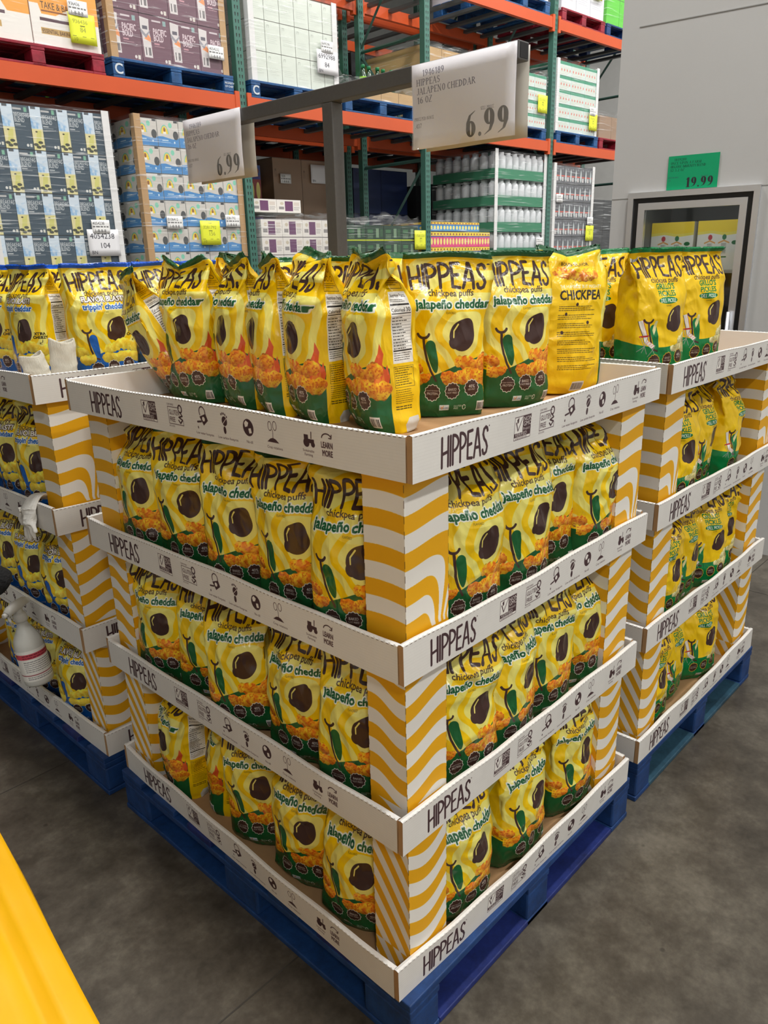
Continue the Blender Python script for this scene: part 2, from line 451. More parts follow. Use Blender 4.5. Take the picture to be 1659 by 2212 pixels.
def badge(cv, cx, cy, r, lines, rim=(225, 225, 215)):
    def star(R): return [(cx + R * (1 + .06 * math.cos(12 * a)) * math.cos(a), cy + R * (1 + .06 * math.cos(12 * a)) * math.sin(a)) for a in np.linspace(0, 2 * PI, 72, endpoint=False)]
    cv.poly(star(r * 1.1), rim); cv.poly(star(r), BROWN)
    for s, dy, sz, wide in lines: cv.text(s, cx, cy + dy * r, sz * r, (235, 232, 225), wide=wide, bold=.0002, anchor='c')

def bag_art(kind):
    cv = Canvas(PER, BH, 2000, (246, 203, 4))
    X, Y = cv.grid()
    LT = np.array((240, 230, 122))
    G = {'jalapeno': (24, 92, 48), 'trippin': (14, 92, 178), 'pickle': (0, 126, 66)}[kind]
    U = np.where(X > BW + BG + BW * .93, X - PER, X)      # art runs from the left gusset over the front
    art = U < .236
    if kind != 'pickle':
        dx = U - .14; dy = Y - .185
        th = np.arctan2(dy, dx); r = np.hypot(dx, dy * np.where(dy < 0, .86, 1.0))
        r = r + .006 * np.sin(3 * th + .6) * (r / .05) + .004 * np.sin(5 * th + 2) * (r / .07)
        fr = np.mod((r - .044) / .048, 1.0)
        light = np.clip((0.46 - np.abs(fr - .72) * 2) * 18 + .5, 0, 1) * (r > .050)
        light = np.maximum(light, np.clip((.050 - r) * 900, 0, 1))
        if kind == 'trippin': light = np.clip(light * 1.0 + .25 * (Y < .08), 0, 1)
        light = (light * art)[..., None]
        cv.a[:] = cv.a * (1 - light) + LT * light
    # coloured foot
    bnd = .268 + .018 * np.cos((U - .02) * 22) + .02 * np.clip((U - .15) / .06, 0, 1) * -1.2
    if kind == 'pickle': bnd = .272 + .010 * np.sin(U * 18)
    if kind == 'trippin': bnd = .272 + .012 * np.cos((U - .02) * 26)
    foot = (np.clip((Y - bnd) * 1500, 0, 1) * (art if kind != 'pickle' else (U < .215)))[..., None]
    cv.a[:] = cv.a * (1 - foot) + np.array(G) * foot
    # word mark and lines
    wordmark(cv, .008, .084, .182, .054, .0074, BROWN, wob=1.0, arc=.05)
    cv.text('chickpea puffs', .104, .100, .0205, BROWN, bold=.0006, anchor='c', arc=-.3)
    if kind == 'jalapeno':
        cv.text('jalape\u00f1o cheddar', .109, .126, .0272, (20, 92, 50), bold=.0013, anchor='c', outline=(240, 240, 232), ow=.0028, wide=1.02)
        cv.text('FLAVORED', .104, .139, .0075, (90, 80, 30), wide=.7, anchor='c')
    elif kind == 'trippin':
        cv.text('FLAVOR BLAST!', .104, .118, .0215, (240, 236, 228), bold=.0010, anchor='c', outline=BROWN, ow=.0022, wide=.98)
        cv.text("trippin' cheddar", .106, .141, .0235, (16, 96, 190), bold=.0011, anchor='c', outline=(240, 240, 232), ow=.0024)
        cv.text('FLAVORED', .104, .152, .0065, (90, 80, 30), wide=.7, anchor='c')
    else:
        cv.text("GRILLO'S", .104, .118, .0225, (10, 120, 62), bold=.0009, anchor='c', wide=.9)
        cv.text('PICKLES', .104, .137, .0215, (10, 120, 62), bold=.0009, anchor='c', wide=.98)
        cv.circ(.104, .149, .042, (10, 120, 62), ry=.0095)
        cv.text('DILL PICKLE', .104, .1545, .0155, (236, 236, 226), bold=.0006, anchor='c', wide=.82)
        cv.text('FLAVORED', .104, .166, .006, (90, 80, 30), wide=.7, anchor='c')
    # smile, drop and chickpea
    oy = .018 if kind != 'jalapeno' else 0
    dropc = {'jalapeno': (22, 96, 50), 'trippin': (14, 96, 190), 'pickle': (10, 122, 64)}[kind]
    cv.poly([(.0485 + .0135 * math.cos(a) + .012 * max(0, math.sin(a)) ** 1.0 * 1.1 + .0035, .212 + oy + (.014 * math.sin(a) if math.sin(a) < 0 else .062 * math.sin(a))) for a in np.linspace(0, 2 * PI, 40, endpoint=False)], dropc)
    cv.stroke(arcpts(.0345, .180 + oy, .0145, .013, 20, 160), .0062, BROWN)
    cv.stroke([(.0345, .193 + oy), (.036, .215 + oy), (.042, .245 + oy), (.052, .270 + oy), (.066, .293)], .0066, BROWN, .0055)
    cx, cy, R = .138, .187 + oy * .9, .0355
    pea = []
    for a in np.linspace(0, 2 * PI, 60, endpoint=False):
        rr = R * (1 + .23 * max(0, math.cos(a + 1.05)) ** 9 + .05 * math.cos(a - 2.4))
        pea.append((cx + rr * math.cos(a) * .97, cy + rr * math.sin(a)))
    if kind == 'pickle': pass
    cv.poly(pea, BROWN); cv.circ(cx - R * .62, cy + R * .45, R * .42, BROWN)
    cv.stroke([(cx - R * .38, cy - R * .70), (cx - R * .68, cy - R * .3), (cx - R * .68, cy + R * .12)], .0042, (240, 226, 120), .0032)
    # puffs and flame
    if kind == 'jalapeno':
        fl = [(.196, .283), (.183, .262), (.182, .243), (.190, .232), (.197, .245), (.201, .228), (.210, .212), (.214, .192), (.224, .214), (.219, .235), (.226, .247), (.231, .236), (.236, .262), (.231, .288)]
        cv.poly(fl, (226, 92, 44)); cv.poly([(.205, .288), (.200, .270), (.210, .252), (.216, .268), (.222, .256), (.226, .288)], (238, 142, 46), .8)
        cols = ((214, 112, 24), (240, 204, 44), (184, 72, 20))
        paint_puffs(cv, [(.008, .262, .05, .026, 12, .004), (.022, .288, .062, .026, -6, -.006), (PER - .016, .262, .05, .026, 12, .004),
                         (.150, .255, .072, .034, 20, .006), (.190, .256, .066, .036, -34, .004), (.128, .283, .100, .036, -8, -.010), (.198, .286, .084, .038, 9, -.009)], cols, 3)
    elif kind == 'trippin':
        cols = ((216, 178, 42), (244, 226, 92), (226, 196, 60))
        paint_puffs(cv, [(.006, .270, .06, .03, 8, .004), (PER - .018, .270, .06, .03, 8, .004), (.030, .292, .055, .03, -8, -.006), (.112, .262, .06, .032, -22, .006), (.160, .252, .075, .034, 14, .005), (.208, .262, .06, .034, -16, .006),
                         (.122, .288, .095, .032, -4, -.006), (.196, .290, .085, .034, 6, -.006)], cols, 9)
        cv.text('XTRA', .196, .214, .0115, (30, 26, 20), bold=.0008, anchor='c', wide=1.15); cv.text('CHEEZY', .196, .225, .0115, (30, 26, 20), bold=.0008, anchor='c', wide=1.1)
        cv.stroke([(.200, .229), (.199, .236), (.192, .241)], .0012, (30, 26, 20)); cv.stroke([(.197, .242), (.192, .241), (.194, .236)], .0012, (30, 26, 20))
    else:
        # folding lawn chair, empty
        red = (190, 40, 44); gr = (150, 156, 150); wh = (238, 232, 226)
        cv.poly([(.004, .206), (.018, .203), (.034, .262), (.022, .268)], wh); cv.stroke([(.004, .206), (.022, .268)], .0016, (60, 50, 50)); cv.stroke([(.018, .203), (.034, .262)], .0014, red)
        cv.poly([(.022, .268), (.034, .262), (.056, .276), (.046, .286)], wh)
        for k in range(3): cv.stroke([(.028 + .008 * k, .270 + .004 * k), (.036 + .008 * k, .264 + .005 * k)], .0022, (226, 150, 150))
        cv.stroke([(.008, .250), (.034, .248)], .0046, red)
        for s_ in ([(.010, .250), (.030, .300)], [(.034, .248), (.014, .296)], [(.046, .284), (.060, .310)], [(.058, .276), (.034, .308)], [(-.004, .296), (.030, .272)]): cv.stroke(s_, .0018, gr)
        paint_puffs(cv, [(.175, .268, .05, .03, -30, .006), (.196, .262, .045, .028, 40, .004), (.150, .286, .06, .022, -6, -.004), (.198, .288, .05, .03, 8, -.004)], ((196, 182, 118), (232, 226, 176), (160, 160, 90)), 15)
        cv.poly([(.048, .232), (.058, .205), (.066, .206), (.061, .232), (.052, .246)], (222, 216, 160))
    rim = (232, 190, 60) if kind == 'pickle' else (226, 224, 214)
    badge(cv, .058, .322, .0185, [('PLANT-POWERED', -.18, .24, .8), ('PROTEIN', .28, .46, .82)], rim)
    badge(cv, .112, .318, .0185, [('BAKED', -.02, .5, .82), ('NOT FRIED', .38, .36, .8)], rim)
    badge(cv, .166, .312, .0185, [('40%', .0, .62, .9), ('LESS FAT', .32, .32, .85)], rim)
    # small marks, barcode
    cv.rect(.078, .352, .104, .366, (210, 222, 226)); cv.text('NON GMO', .091, .363, .008, (40, 80, 140), wide=.6, anchor='c'); cv.stroke([(.082, .356), (.085, .362), (.089, .354)], .0016, (230, 140, 40))
    cv.text('GLUTEN', .117, .358, .0065, (230, 230, 225)); cv.text('FREE', .117, .364, .0065, (230, 230, 225)); cv.stroke(arcpts(.146, .359, .004, .006, 0, 330), .0016, (230, 230, 225))
    def barcode(x0, y0, w, h):
        cv.rect(x0, y0, x0 + w, y0 + h, (226, 224, 220)); r = random.Random(5); x = x0 + .002
        while x < x0 + w - .0025:
            b = r.choice((.0005, .0008, .0012)); cv.rect(x, y0 + .004, x + b, y0 + h - .0035, (40, 38, 38)); x += b + r.choice((.0006, .0009))
    barcode(.182, .345, .022, .026); barcode(PER - .028, .020, .024, .030)
    # right gusset: facts panel
    K = (36, 30, 26)
    for q in [((.246, .030), (.300, .030)), ((.300, .030), (.300, .086)), ((.300, .086), (.246, .086)), ((.246, .086), (.246, .030))]: cv.stroke(q, .0009, K)
    cv.rect(.250, .036, .262, .046, (90, 140, 190))
    for i, q in enumerate([(.272, .041), (.288, .041), (.257, .060), (.272, .060), (.288, .060)]): cv.stroke(arcpts(q[0], q[1], .0052, .0052, 0, 360, 16), .0011, K)
    cv.lines(.250, .070, .298, 3, .004, .0012, K, 4)
    cv.rect(.246, .092, .302, .236, (238, 236, 230))
    cv.text('Nutrition Facts', .274, .103, .0098, K, bold=.0004, anchor='c', wide=.78)
    cv.lines(.249, .107, .299, 2, .0035, .0013, K, 2); cv.rect(.248, .1155, .300, .119, K)
    cv.text('Calories', .249, .1315, .0100, K, bold=.0004); cv.text('130', .299, .1315, .0125, K, bold=.0004, anchor='r'); cv.rect(.248, .134, .300, .1358, K)
    for i in range(11): cv.rect(.248, .1405 + i * .0062, .300, .1409 + i * .0062, K); cv.lines(.249, .1425 + i * .0062, .292, 1, .1, .0021, K, 20 + i, .4)
    cv.rect(.248, .2085, .300, .2112, K); cv.lines(.249, .2145, .299, 4, .0045, .0015, K, 8)
    for q in [((.247, .243), (.301, .243)), ((.301, .243), (.301, .286)), ((.301, .286), (.247, .286)), ((.247, .286), (.247, .243))]: cv.stroke(q, .0007, K)
    cv.lines(.249, .246, .299, 8, .0048, .0018, (60, 50, 20), 31); cv.lines(.247, .291, .299, 7, .0046, .0014, (80, 66, 20), 33); cv.lines(.247, .326, .300, 2, .0050, .0022, K, 35)
    cv.poly([(.276, .385), (.270, .366), (.280, .352), (.306, .350), (.312, .385)], (216, 214, 208))
    # back panel
    b0 = BW + BG
    paint_puffs(cv, [(b0 + .06, .075, .09, .03, 10, .005), (b0 + .13, .080, .08, .03, -10, .005)], ((214, 112, 24), (240, 204, 44), (184, 72, 20)) if kind == 'jalapeno' else ((216, 178, 42), (244, 226, 92), (226, 196, 60)), 5)
    cv.rect(b0 + .030, .040, b0 + .170, .058, (232, 184, 10)); cv.text('BOLD FLAVOR', b0 + .1, .054, .014, K, bold=.0005, anchor='c')
    cv.text('THE HUMBLE, BUT MIGHTY', b0 + .1, .112, .0118, (240, 238, 224), bold=.0005, anchor='c', wide=.95)
    cv.text('CHICKPEA', b0 + .1, .140, .0330, (44, 34, 26), bold=.0012, anchor='c', wide=.90)
    for i in range(8):
        yy = .156 + i * .0215
        cv.lines(b0 + .030, yy, b0 + .165, 3, .0048, .0019, (70, 56, 20), 50 + i, .35)
    for q in ((b0 + .09, .152), (b0 + .055, .176), (b0 + .13, .198), (b0 + .045, .222)): cv.circ(q[0], q[1], .0045, BROWN)
    barcode(b0 + .080, .350, .045, .026)
    return cv

# ------------------------------------------------------------------ chip bag geometry
def sstep(a, b, x):
    t = min(1, max(0, (x - a) / (b - a))); return t * t * (3 - 2 * t)

NU = 96
_ucol = []
for k in range(NU): _ucol.append(PER * k / NU)
def bag_pos(s, t, P):
    """s metres round the bag, t 0..1 up; front faces -y"""
    sd, H = P['seed'], P['H']
    fill = P['fill']
    b = .047 * fill * (1 - sstep(.60, .965, t) ** 1.15) + .0012
    b *= 1 - .22 * (1 - sstep(0, .09, t))
    a = .0885 - .004 * fill * math.sin(PI * min(1, t)) + .009 * sstep(.6, 1, t)
    a *= 1 - .05 * (1 - sstep(0, .07, t))
    bulge = .026 * fill * (math.sin(PI * min(1, max(0, .12 + t * .93))) ** .7 if t < .94 else 0)
    fold = math.sqrt(max(0, (BG / 2) ** 2 - b * b)) * .92
    if s < BW:
        u = s / BW * 2 - 1; x = u * a; y = -b - bulge * (1 - abs(u) ** 2.2); nx, ny = 0, -1; e = 1 - abs(u)
    elif s < BW + BG:
        g = (s - BW) / BG; tri = 1 - abs(2 * g - 1); x = a - fold * tri * sstep(.55, .9, t) + .012 * tri * fill * (1 - sstep(.5, .9, t)); y = -b + 2 * b * g; nx, ny = 1, 0; e = tri
    elif s < 2 * BW + BG:
        u = 1 - (s - BW - BG) / BW * 2; x = u * a; y = b + bulge * (1 - abs(u) ** 2.2); nx, ny = 0, 1; e = 1 - abs(u)
    else:
        g = (s - 2 * BW - BG) / BG; tri = 1 - abs(2 * g - 1); x = -a + fold * tri * sstep(.55, .9, t) - .012 * tri * fill * (1 - sstep(.5, .9, t)); y = b - 2 * b * g; nx, ny = -1, 0; e = tri
    z = t * H
    # creases: two scales of ridged noise, stronger towards the top
    v = Vector((x * 9 + sd * 3.1, y * 7 + sd, z * 7))
    n1 = 1 - abs(noise.noise(v)) * 3.0
    n2 = 1 - abs(noise.noise(Vector((x * 19 + z * 12 + sd, y * 15, z * 16 - x * 10 + sd * 2)))) * 3.2
    n3 = noise.noise(Vector((x * 5 + sd * 7, sd * 1.3 + y * 5, z * 4)))
    amp = P['amp'] * (.45 + .9 * sstep(.45, .9, t)) * (1 - sstep(.93, 1, t) * .75)
    d = amp * (.0066 * n1 + .0044 * n2 + .007 * n3)
    x += nx * d + .003 * n3 * amp; y += ny * d
    # crushed head of a bag pushed under the tray above
    cr = P['crush'] * sstep(.62, .97, t)
    y += cr * (.007 * math.sin(t * 40 + sd + x * 9) + .016 * noise.noise(Vector((x * 13, sd, t * 9)))) + P['bend'] * sstep(.55, 1, t)
    z += cr * .010 * noise.noise(Vector((x * 15 + sd, t * 14, 3)))
    x += P['skew'] * t * t + .006 * P['amp'] * noise.noise(Vector((sd * 2.2, t * 3, 0)))
    z += .006 * P['amp'] * noise.noise(Vector((x * 10 + sd, 0, 5))) * sstep(.8, 1, t)
    if t < .06: z += .004 * (1 - t / .06) * (1 - e) 
    er = P['ear'] * sstep(.80, 1, t); q = 1 - min(1, abs(x) / .09)
    z -= er * .030 * q; y += er * .022 * q * P['flop']; x *= 1 - er * .06
    # sealed head flops
    fl = P['flop'] * sstep(.93, 1.0, t)
    y += fl * (.014 + .010 * noise.noise(Vector((x * 18, sd * 3, 0)))); z -= abs(fl) * .004
    return (x, y, max(z, 0.0))

def bag_meshes(seed, H=.375, amp=1.0, crush=0.0, bend=0.0, skew=0.0, fill=1.0, flop=0.0, ear=0.0, nv=80):
    P = dict(seed=seed * 5.37, H=H, amp=amp, crush=crush, bend=bend, skew=skew, fill=fill, flop=flop, ear=ear)
    TS = .962
    ts = [TS * (i / nv) for i in range(nv + 1)]
    verts, faces, uvs = [], [], []
    for t in ts:
        for s in _ucol: verts.append(bag_pos(s, t, P))
    for i in range(nv):
        for k in range(NU):
            k2 = (k + 1) % NU
            faces.append((i * NU + k, i * NU + k2, (i + 1) * NU + k2, (i + 1) * NU + k))
            u0, u1 = k / NU, (k + 1) / NU
            uvs += [(u0, ts[i]), (u1, ts[i]), (u1, ts[i + 1]), (u0, ts[i + 1])]
    c = len(verts); verts.append((0, 0, 0.003))
    for k in range(NU):
        faces.append((k, c, (k + 1) % NU)); uvs += [(k / NU, 0), (k / NU, 0.01), ((k + 1) / NU, 0)]
    body = bpy.data.meshes.new('bag_body'); body.from_pydata(verts, [], faces); body.update()
    ul = body.uv_layers.new(name='uv'); ul.data.foreach_set('uv', np.array(uvs, np.float32).ravel())
    for f in body.polygons: f.use_smooth = True
    # crimped seal
    verts, faces = [], []; rows = 5
    for i in range(rows + 1):
        t = TS + (1 - TS) * i / rows
        for k, s in enumerate(_ucol):
            x, y, z = bag_pos(s, t, P)
            rid = .0008 * (1 if i % 2 else -1)
            if i == rows: z += .0018 * (1 if k % 2 else -1)
            verts.append((x, y + rid, z))
    for i in range(rows):
        for k in range(NU):
            faces.append((i * NU + k, i * NU + (k + 1) % NU, (i + 1) * NU + (k + 1) % NU, (i + 1) * NU + k))
    faces.append(tuple(rows * NU + k for k in range(NU)))
    seal = bpy.data.meshes.new('top_seal'); seal.from_pydata(verts, [], faces); seal.update()
    for f in seal.polygons: f.use_smooth = True
    return body, seal

BAGM = {k: img_mat('bag_film_' + k, bag_art(k), rough=.27, bump=.34, bscale=30, spec=.5, stretch=(1, 1, .6), crease=5.0) for k in ('jalapeno', 'trippin', 'pickle')}
SEALM = {'jalapeno': mat('green_film', (28, 88, 50), .32, bump=.3, bscale=60), 'trippin': mat('blue_film', (18, 84, 196), .28, bump=.3, bscale=60), 'pickle': mat('bright_green_film', (10, 120, 66), .32, bump=.3, bscale=60)}
_variants = {}
def variant(key):
    if key not in _variants:
        seed, cls = key
        r = random.Random(seed * 13 + len(cls))
        kw = dict(open=dict(H=.372, amp=1.0, fill=.95, flop=r.choice((-1, .6, 1))),
                  crushed=dict(H=.366, amp=1.35, crush=1.0, bend=r.uniform(-.02, .03), fill=1.0, flop=.6),
                  slim=dict(H=.385, amp=1.35, fill=1.0, flop=r.choice((-1, 1)), skew=r.uniform(-.01, .01), ear=r.choice((.3, .7, 1.0))))[cls]
        _variants[key] = bag_meshes(seed, **kw)
    return _variants[key]

FL = {'jalapeno': 'green-footed jalapeno bag', 'trippin': 'blue-footed cheddar bag', 'pickle': 'plain yellow pickle bag'}
def bag(kind, x, y, z, rz, key, label, group, tx=0.0, ty=0.0, sc_=1.0):
    b, s = variant(key)
    kb = (b.name, kind)
    if kb not in _variants:
        b2 = b.copy(); b2.materials.clear(); b2.materials.append(BAGM[kind]); s2 = s.copy(); s2.materials.clear(); s2.materials.append(SEALM[kind])
        _variants[kb] = (b2, s2)
    b2, s2 = _variants[kb]
    o = bpy.data.objects.new('chip_bag', b2); C.objects.link(o)
    o.location = (x, y, z); o.rotation_mode = 'XYZ'
    o.rotation_euler = Matrix.Rotation(math.radians(tx), 3, 'X').to_euler() if False else (0, 0, 0)
    R = Matrix.Rotation(math.radians(ty), 3, 'Y') @ Matrix.Rotation(math.radians(tx), 3, 'X') @ Matrix.Rotation(math.radians(rz), 3, 'Z')
    o.rotation_euler = R.to_euler(); o.scale = (sc_, sc_, sc_)
    tag(o, label, 'chip bag', group)
    q = bpy.data.objects.new('top_seal', s2); link(q, o)
    return o

# ------------------------------------------------------------------ setting
def floor_mat():
    m = bpy.data.materials.new('polished_concrete'); m.use_nodes = True; nt = m.node_tree; b = nt.nodes['Principled BSDF']
    tc = nt.nodes.new('ShaderNodeTexCoord')
    n1 = nt.nodes.new('ShaderNodeTexNoise'); n1.inputs['Scale'].default_value = 1.6; n1.inputs['Detail'].default_value = 8; n1.inputs['Roughness'].default_value = .62
    n2 = nt.nodes.new('ShaderNodeTexNoise'); n2.inputs['Scale'].default_value = 9; n2.inputs['Detail'].default_value = 9; n2.inputs['Roughness'].default_value = .7
    ad = nt.nodes.new('ShaderNodeMath'); ad.operation = 'ADD'
    cr = nt.nodes.new('ShaderNodeValToRGB'); e = cr.color_ramp.elements
    e[0].position = .62; e[0].color = lin((56, 51, 44)); e[1].position = 1.32; e[1].color = lin((114, 108, 97))
    k = e.new(.95); k.color = lin((84, 78, 69))
    for n in (n1, n2): nt.links.new(tc.outputs['Object'], n.inputs['Vector'])
    nt.links.new(n1.outputs['Fac'], ad.inputs[0]); nt.links.new(n2.outputs['Fac'], ad.inputs[1])
    mr = nt.nodes.new('ShaderNodeMapRange'); mr.inputs[1].default_value = .7; mr.inputs[2].default_value = 1.3; mr.inputs[3].default_value = 0; mr.inputs[4].default_value = 1
    nt.links.new(ad.outputs[0], mr.inputs[0]); e[0].position = 0.05; k.position = .5; e[-1].position = .95
    nt.links.new(mr.outputs[0], cr.inputs[0])
    n3 = nt.nodes.new('ShaderNodeTexNoise'); n3.inputs['Scale'].default_value = 60; n3.inputs['Detail'].default_value = 6; nt.links.new(tc.outputs['Object'], n3.inputs['Vector'])
    m3 = nt.nodes.new('ShaderNodeMapRange'); m3.inputs[1].default_value = .3; m3.inputs[2].default_value = .7; m3.inputs[3].default_value = .86; m3.inputs[4].default_value = 1.12; nt.links.new(n3.outputs['Fac'], m3.inputs[0])
    vo = nt.nodes.new('ShaderNodeTexVoronoi'); vo.inputs['Scale'].default_value = 7; nt.links.new(tc.outputs['Object'], vo.inputs['Vector'])
    m4 = nt.nodes.new('ShaderNodeMapRange'); m4.inputs[1].default_value = .03; m4.inputs[2].default_value = .06; m4.inputs[3].default_value = .55; m4.inputs[4].default_value = 1; nt.links.new(vo.outputs['Distance'], m4.inputs[0])
    mu = nt.nodes.new('ShaderNodeMath'); mu.operation = 'MULTIPLY'; nt.links.new(m3.outputs[0], mu.inputs[0]); nt.links.new(m4.outputs[0], mu.inputs[1])
    vm = nt.nodes.new('ShaderNodeVectorMath'); vm.operation = 'SCALE'; nt.links.new(cr.outputs[0], vm.inputs[0]); nt.links.new(mu.outputs[0], vm.inputs['Scale']); nt.links.new(vm.outputs[0], b.inputs['Base Color'])
    b.inputs['Roughness'].default_value = .30; b.inputs['Specular IOR Level'].default_value = .45
    bp = nt.nodes.new('ShaderNodeBump'); bp.inputs['Strength'].default_value = .05; nt.links.new(n2.outputs['Fac'], bp.inputs['Height']); nt.links.new(bp.outputs[0], b.inputs['Normal'])
    return m
structure(MB().box((-9, -9, -.1), (16, 12, 0)).build('floor', floor_mat()))
joint = mat('joint_filler', (62, 58, 52), .6)
structure(MB().box((-.02, -9, 0), (-.016, 12, .0008)).build('trim_1', joint, loc=(3.0, 0, 0)))
structure(MB().box((-9, 1.583, 0), (16, 1.587, .0008)).build('trim_6', joint))
structure(MB().box((-9, -.002, 0), (16, .002, .0008)).build('trim_2', joint, loc=(0, .365, 0)))
wallm = mat('warehouse_wall', (222, 222, 220), .6, var=.03)
structure(MB().box((-9.2, -9, 0), (-9, 12, 9)).build('wall_left', wallm))
structure(MB().box((-9, 12, 0), (16, 12.2, 9)).build('wall_back', mat('far_wall_paint', (118, 120, 118), .7, var=.05)))
structure(MB().box((-9, -9.2, 0), (16, -9, 9)).build('wall_front', wallm))
structure(MB().box((16, -9, 0), (16.2, 12, 9)).build('wall_far_right', wallm))
structure(MB().box((-9, -9, 9), (16, 12, 9.2)).build('ceiling', mat('ceiling_deck', (225, 226, 226), .7)))
for i, (x, y) in enumerate(LAMPS):
    t = empty('ceiling_lamp', (x, y, 8.0), 0, 'white linear high bay lamp hanging under the ceiling above the aisle', 'lamp', 'high bay ceiling lamps')
    MB().box((-.62, -.2, 0), (.62, .2, .09)).build('housing', mat('lamp_housing', (225, 225, 225), .4), t)
    MB().box((-.6, -.18, -.012), (.6, .18, -.001)).build('diffuser', mat('lamp_diffuser', (255, 250, 240), .4, emis=16), t)
    for sx in (-.5, .5): MB().tube([(sx, 0, .09), (sx, 0, 1.0)], .004, 6).build('cable', mat('lamp_cable', (60, 60, 60)), t)
    ld = bpy.data.lights.new('lamp_light', 'AREA'); ld.shape = 'RECTANGLE'; ld.size = 1.2; ld.size_y = .36; ld.energy = LAMP_POWER; ld.color = LAMP_COL
    lo = bpy.data.objects.new('lamp_light', ld); link(lo, t); lo.location = (0, 0, -.03)

# cooler wall on the right, with a glass door
WA = math.radians(98); WM = Matrix.Translation((3.6, 0, 0)) @ Matrix.Rotation(WA - PI / 2, 4, 'Z')   # local +y runs along the wall, -x faces the aisle
def wall_box(name, lo, hi, m, parent=None, M=WM, sides=None):
    o = MB().box(lo, hi, sides=sides).build(name, m, parent)
    if parent is None: o.matrix_world = M
    return o
cool = mat('cooler_panel', (186, 186, 185), .5, var=.012, vscale=2, bump=.03, bscale=160)
D0, D1, DT = .672, 1.310, 1.958
w = MB()
w.box((0, D1, 0), (2.6, 1.432, 5.2)).box((0, -6, 0), (2.6, D0, 5.2)).box((0, D0, DT), (2.6, D1, 5.2)).box((.75, D0, 0), (2.6, D1, DT))
w = w.build('wall_right', cool); w.matrix_world = WM; structure(w)
structure(wall_box('trim_3', (-.003, -6, 2.793), (.001, 1.34, 2.797), mat('panel_seam', (150, 150, 148), .7)))
structure(wall_box('trim_4', (-.002, 1.331, 1.954), (.001, 1.432, 1.957), mat('panel_seam')))
structure(wall_box('trim_5', (-.002, -6, 1.975), (.001, .652, 1.978), mat('panel_seam')))
steel = mat('brushed_steel', (222, 224, 228), .42, metal=1.0, bump=.05, bscale=30, stretch=(1, .05, 1))
black = mat('black_gasket', (14, 14, 15), .4)
d = empty('door_1'); d.matrix_world = WM; structure(d)
def frame(name, y0, y1, z0, z1, wd, x0, x1, m):
    b = MB().box((x0, y0, z0), (x1, y0 + wd, z1)).box((x0, y1 - wd, z0), (x1, y1, z1)).box((x0, y0 + wd, z1 - wd), (x1, y1 - wd, z1)).box((x0, y0 + wd, z0), (x1, y1 - wd, z0 + wd))
    return b.build(name, m, d)
frame('door_frame', .652, 1.330, .0, 1.980, .030, -.028, .02, steel)
frame('door_gasket', .682, 1.300, .03, 1.950, .028, -.012, .02, black)
frame('door_leaf', .708, 1.272, .06, 1.924, .036, -.022, .015, steel)
gl = mat('door_glass', (236, 240, 240), .03); gb = gl.node_tree.nodes['Principled BSDF']; gb.inputs['Transmission Weight'].default_value = 1.0; gb.inputs['IOR'].default_value = 1.35
MB().box((-.004, .744, .096), (.002, 1.236, 1.888)).build('door_glass', gl, d)
MB().box((.0, D0, 0), (.74, D0 + .01, DT)).box((.0, D1 - .01, 0), (.74, D1, DT)).box((.0, D0, DT - .01), (.74, D1, DT)).box((.73, D0, 0), (.74, D1, DT)).build('cooler_liner', mat('cooler_inside', (96, 98, 96), .5), d)
MB().tube([(-.05, .735, .9), (-.05, .735, 1.35)], .011).box((-.05, .728, .95), (-.02, .742, .97)).box((-.05, .728, 1.28), (-.02, .742, 1.30)).build('door_handle', steel, d)
MB().box((.04, D0 + .03, DT - .03), (.07, D1 - .03, DT - .012)).build('added_light_strip', mat('added_strip_glow', (250, 250, 245), .4, emis=9), d)  # unseen glowing strip, added to brighten the cartons behind the glass
sh = wall_box('cooler_shelf', (.16, D0 + .02, 1.545), (.70, D1 - .02, 1.56), mat('shelf_wire', (190, 192, 190), .4)); tag(sh, 'white wire shelf behind the glass cooler door', 'shelf')
def pouch_art():
    cv = Canvas(.25, .22, 900, (238, 236, 226)); cv.rect(0, 0, .25, .055, (246, 214, 40)); cv.stroke([(0, .056), (.08, .05), (.16, .062), (.25, .054)], .012, (240, 222, 90))
    for i, (x, c) in enumerate(((.075, (196, 50, 60)), (.155, (40, 120, 70)))):
        cv.circ(x, .075, .012, c); cv.stroke([(x - .03, .10), (x, .09), (x + .028, .10)], .006, (226, 160, 80)); cv.rect(x - .015, .10, x + .015, .15, (214, 212, 200)); cv.lines(x - .014, .105, x + .014, 6, .007, .002, (80, 80, 80), i)
        cv.rect(x - .02, .16, x + .02, .166, c)
    cv.circ(.215, .10, .017, (30, 110, 60), ry=.009); cv.text('ORGANIC', .012, .20, .03, (60, 60, 60), wide=.7)
    return cv
pm = [mat('pouch_box_white', (240, 236, 222), .5), img_mat('pouch_box_front', pouch_art(), .45)]
for i, (y0, y1) in enumerate(((1.052, 1.296), (.79, 1.030), (.70, .775))):
    q = MB().box((0, 0, 0), (.3, y1 - y0, .27), sides={'x-': 1}).build('juice_carton', pm); q.matrix_world = WM @ Matrix.Translation((.34, y0, 1.5605))
    tag(q, ['yellow and white carton at the left behind the cooler glass', 'yellow and white carton in the middle behind the cooler glass', 'narrow end of yellow and white carton at right behind cooler glass'][i], 'carton', 'cartons in the cooler')

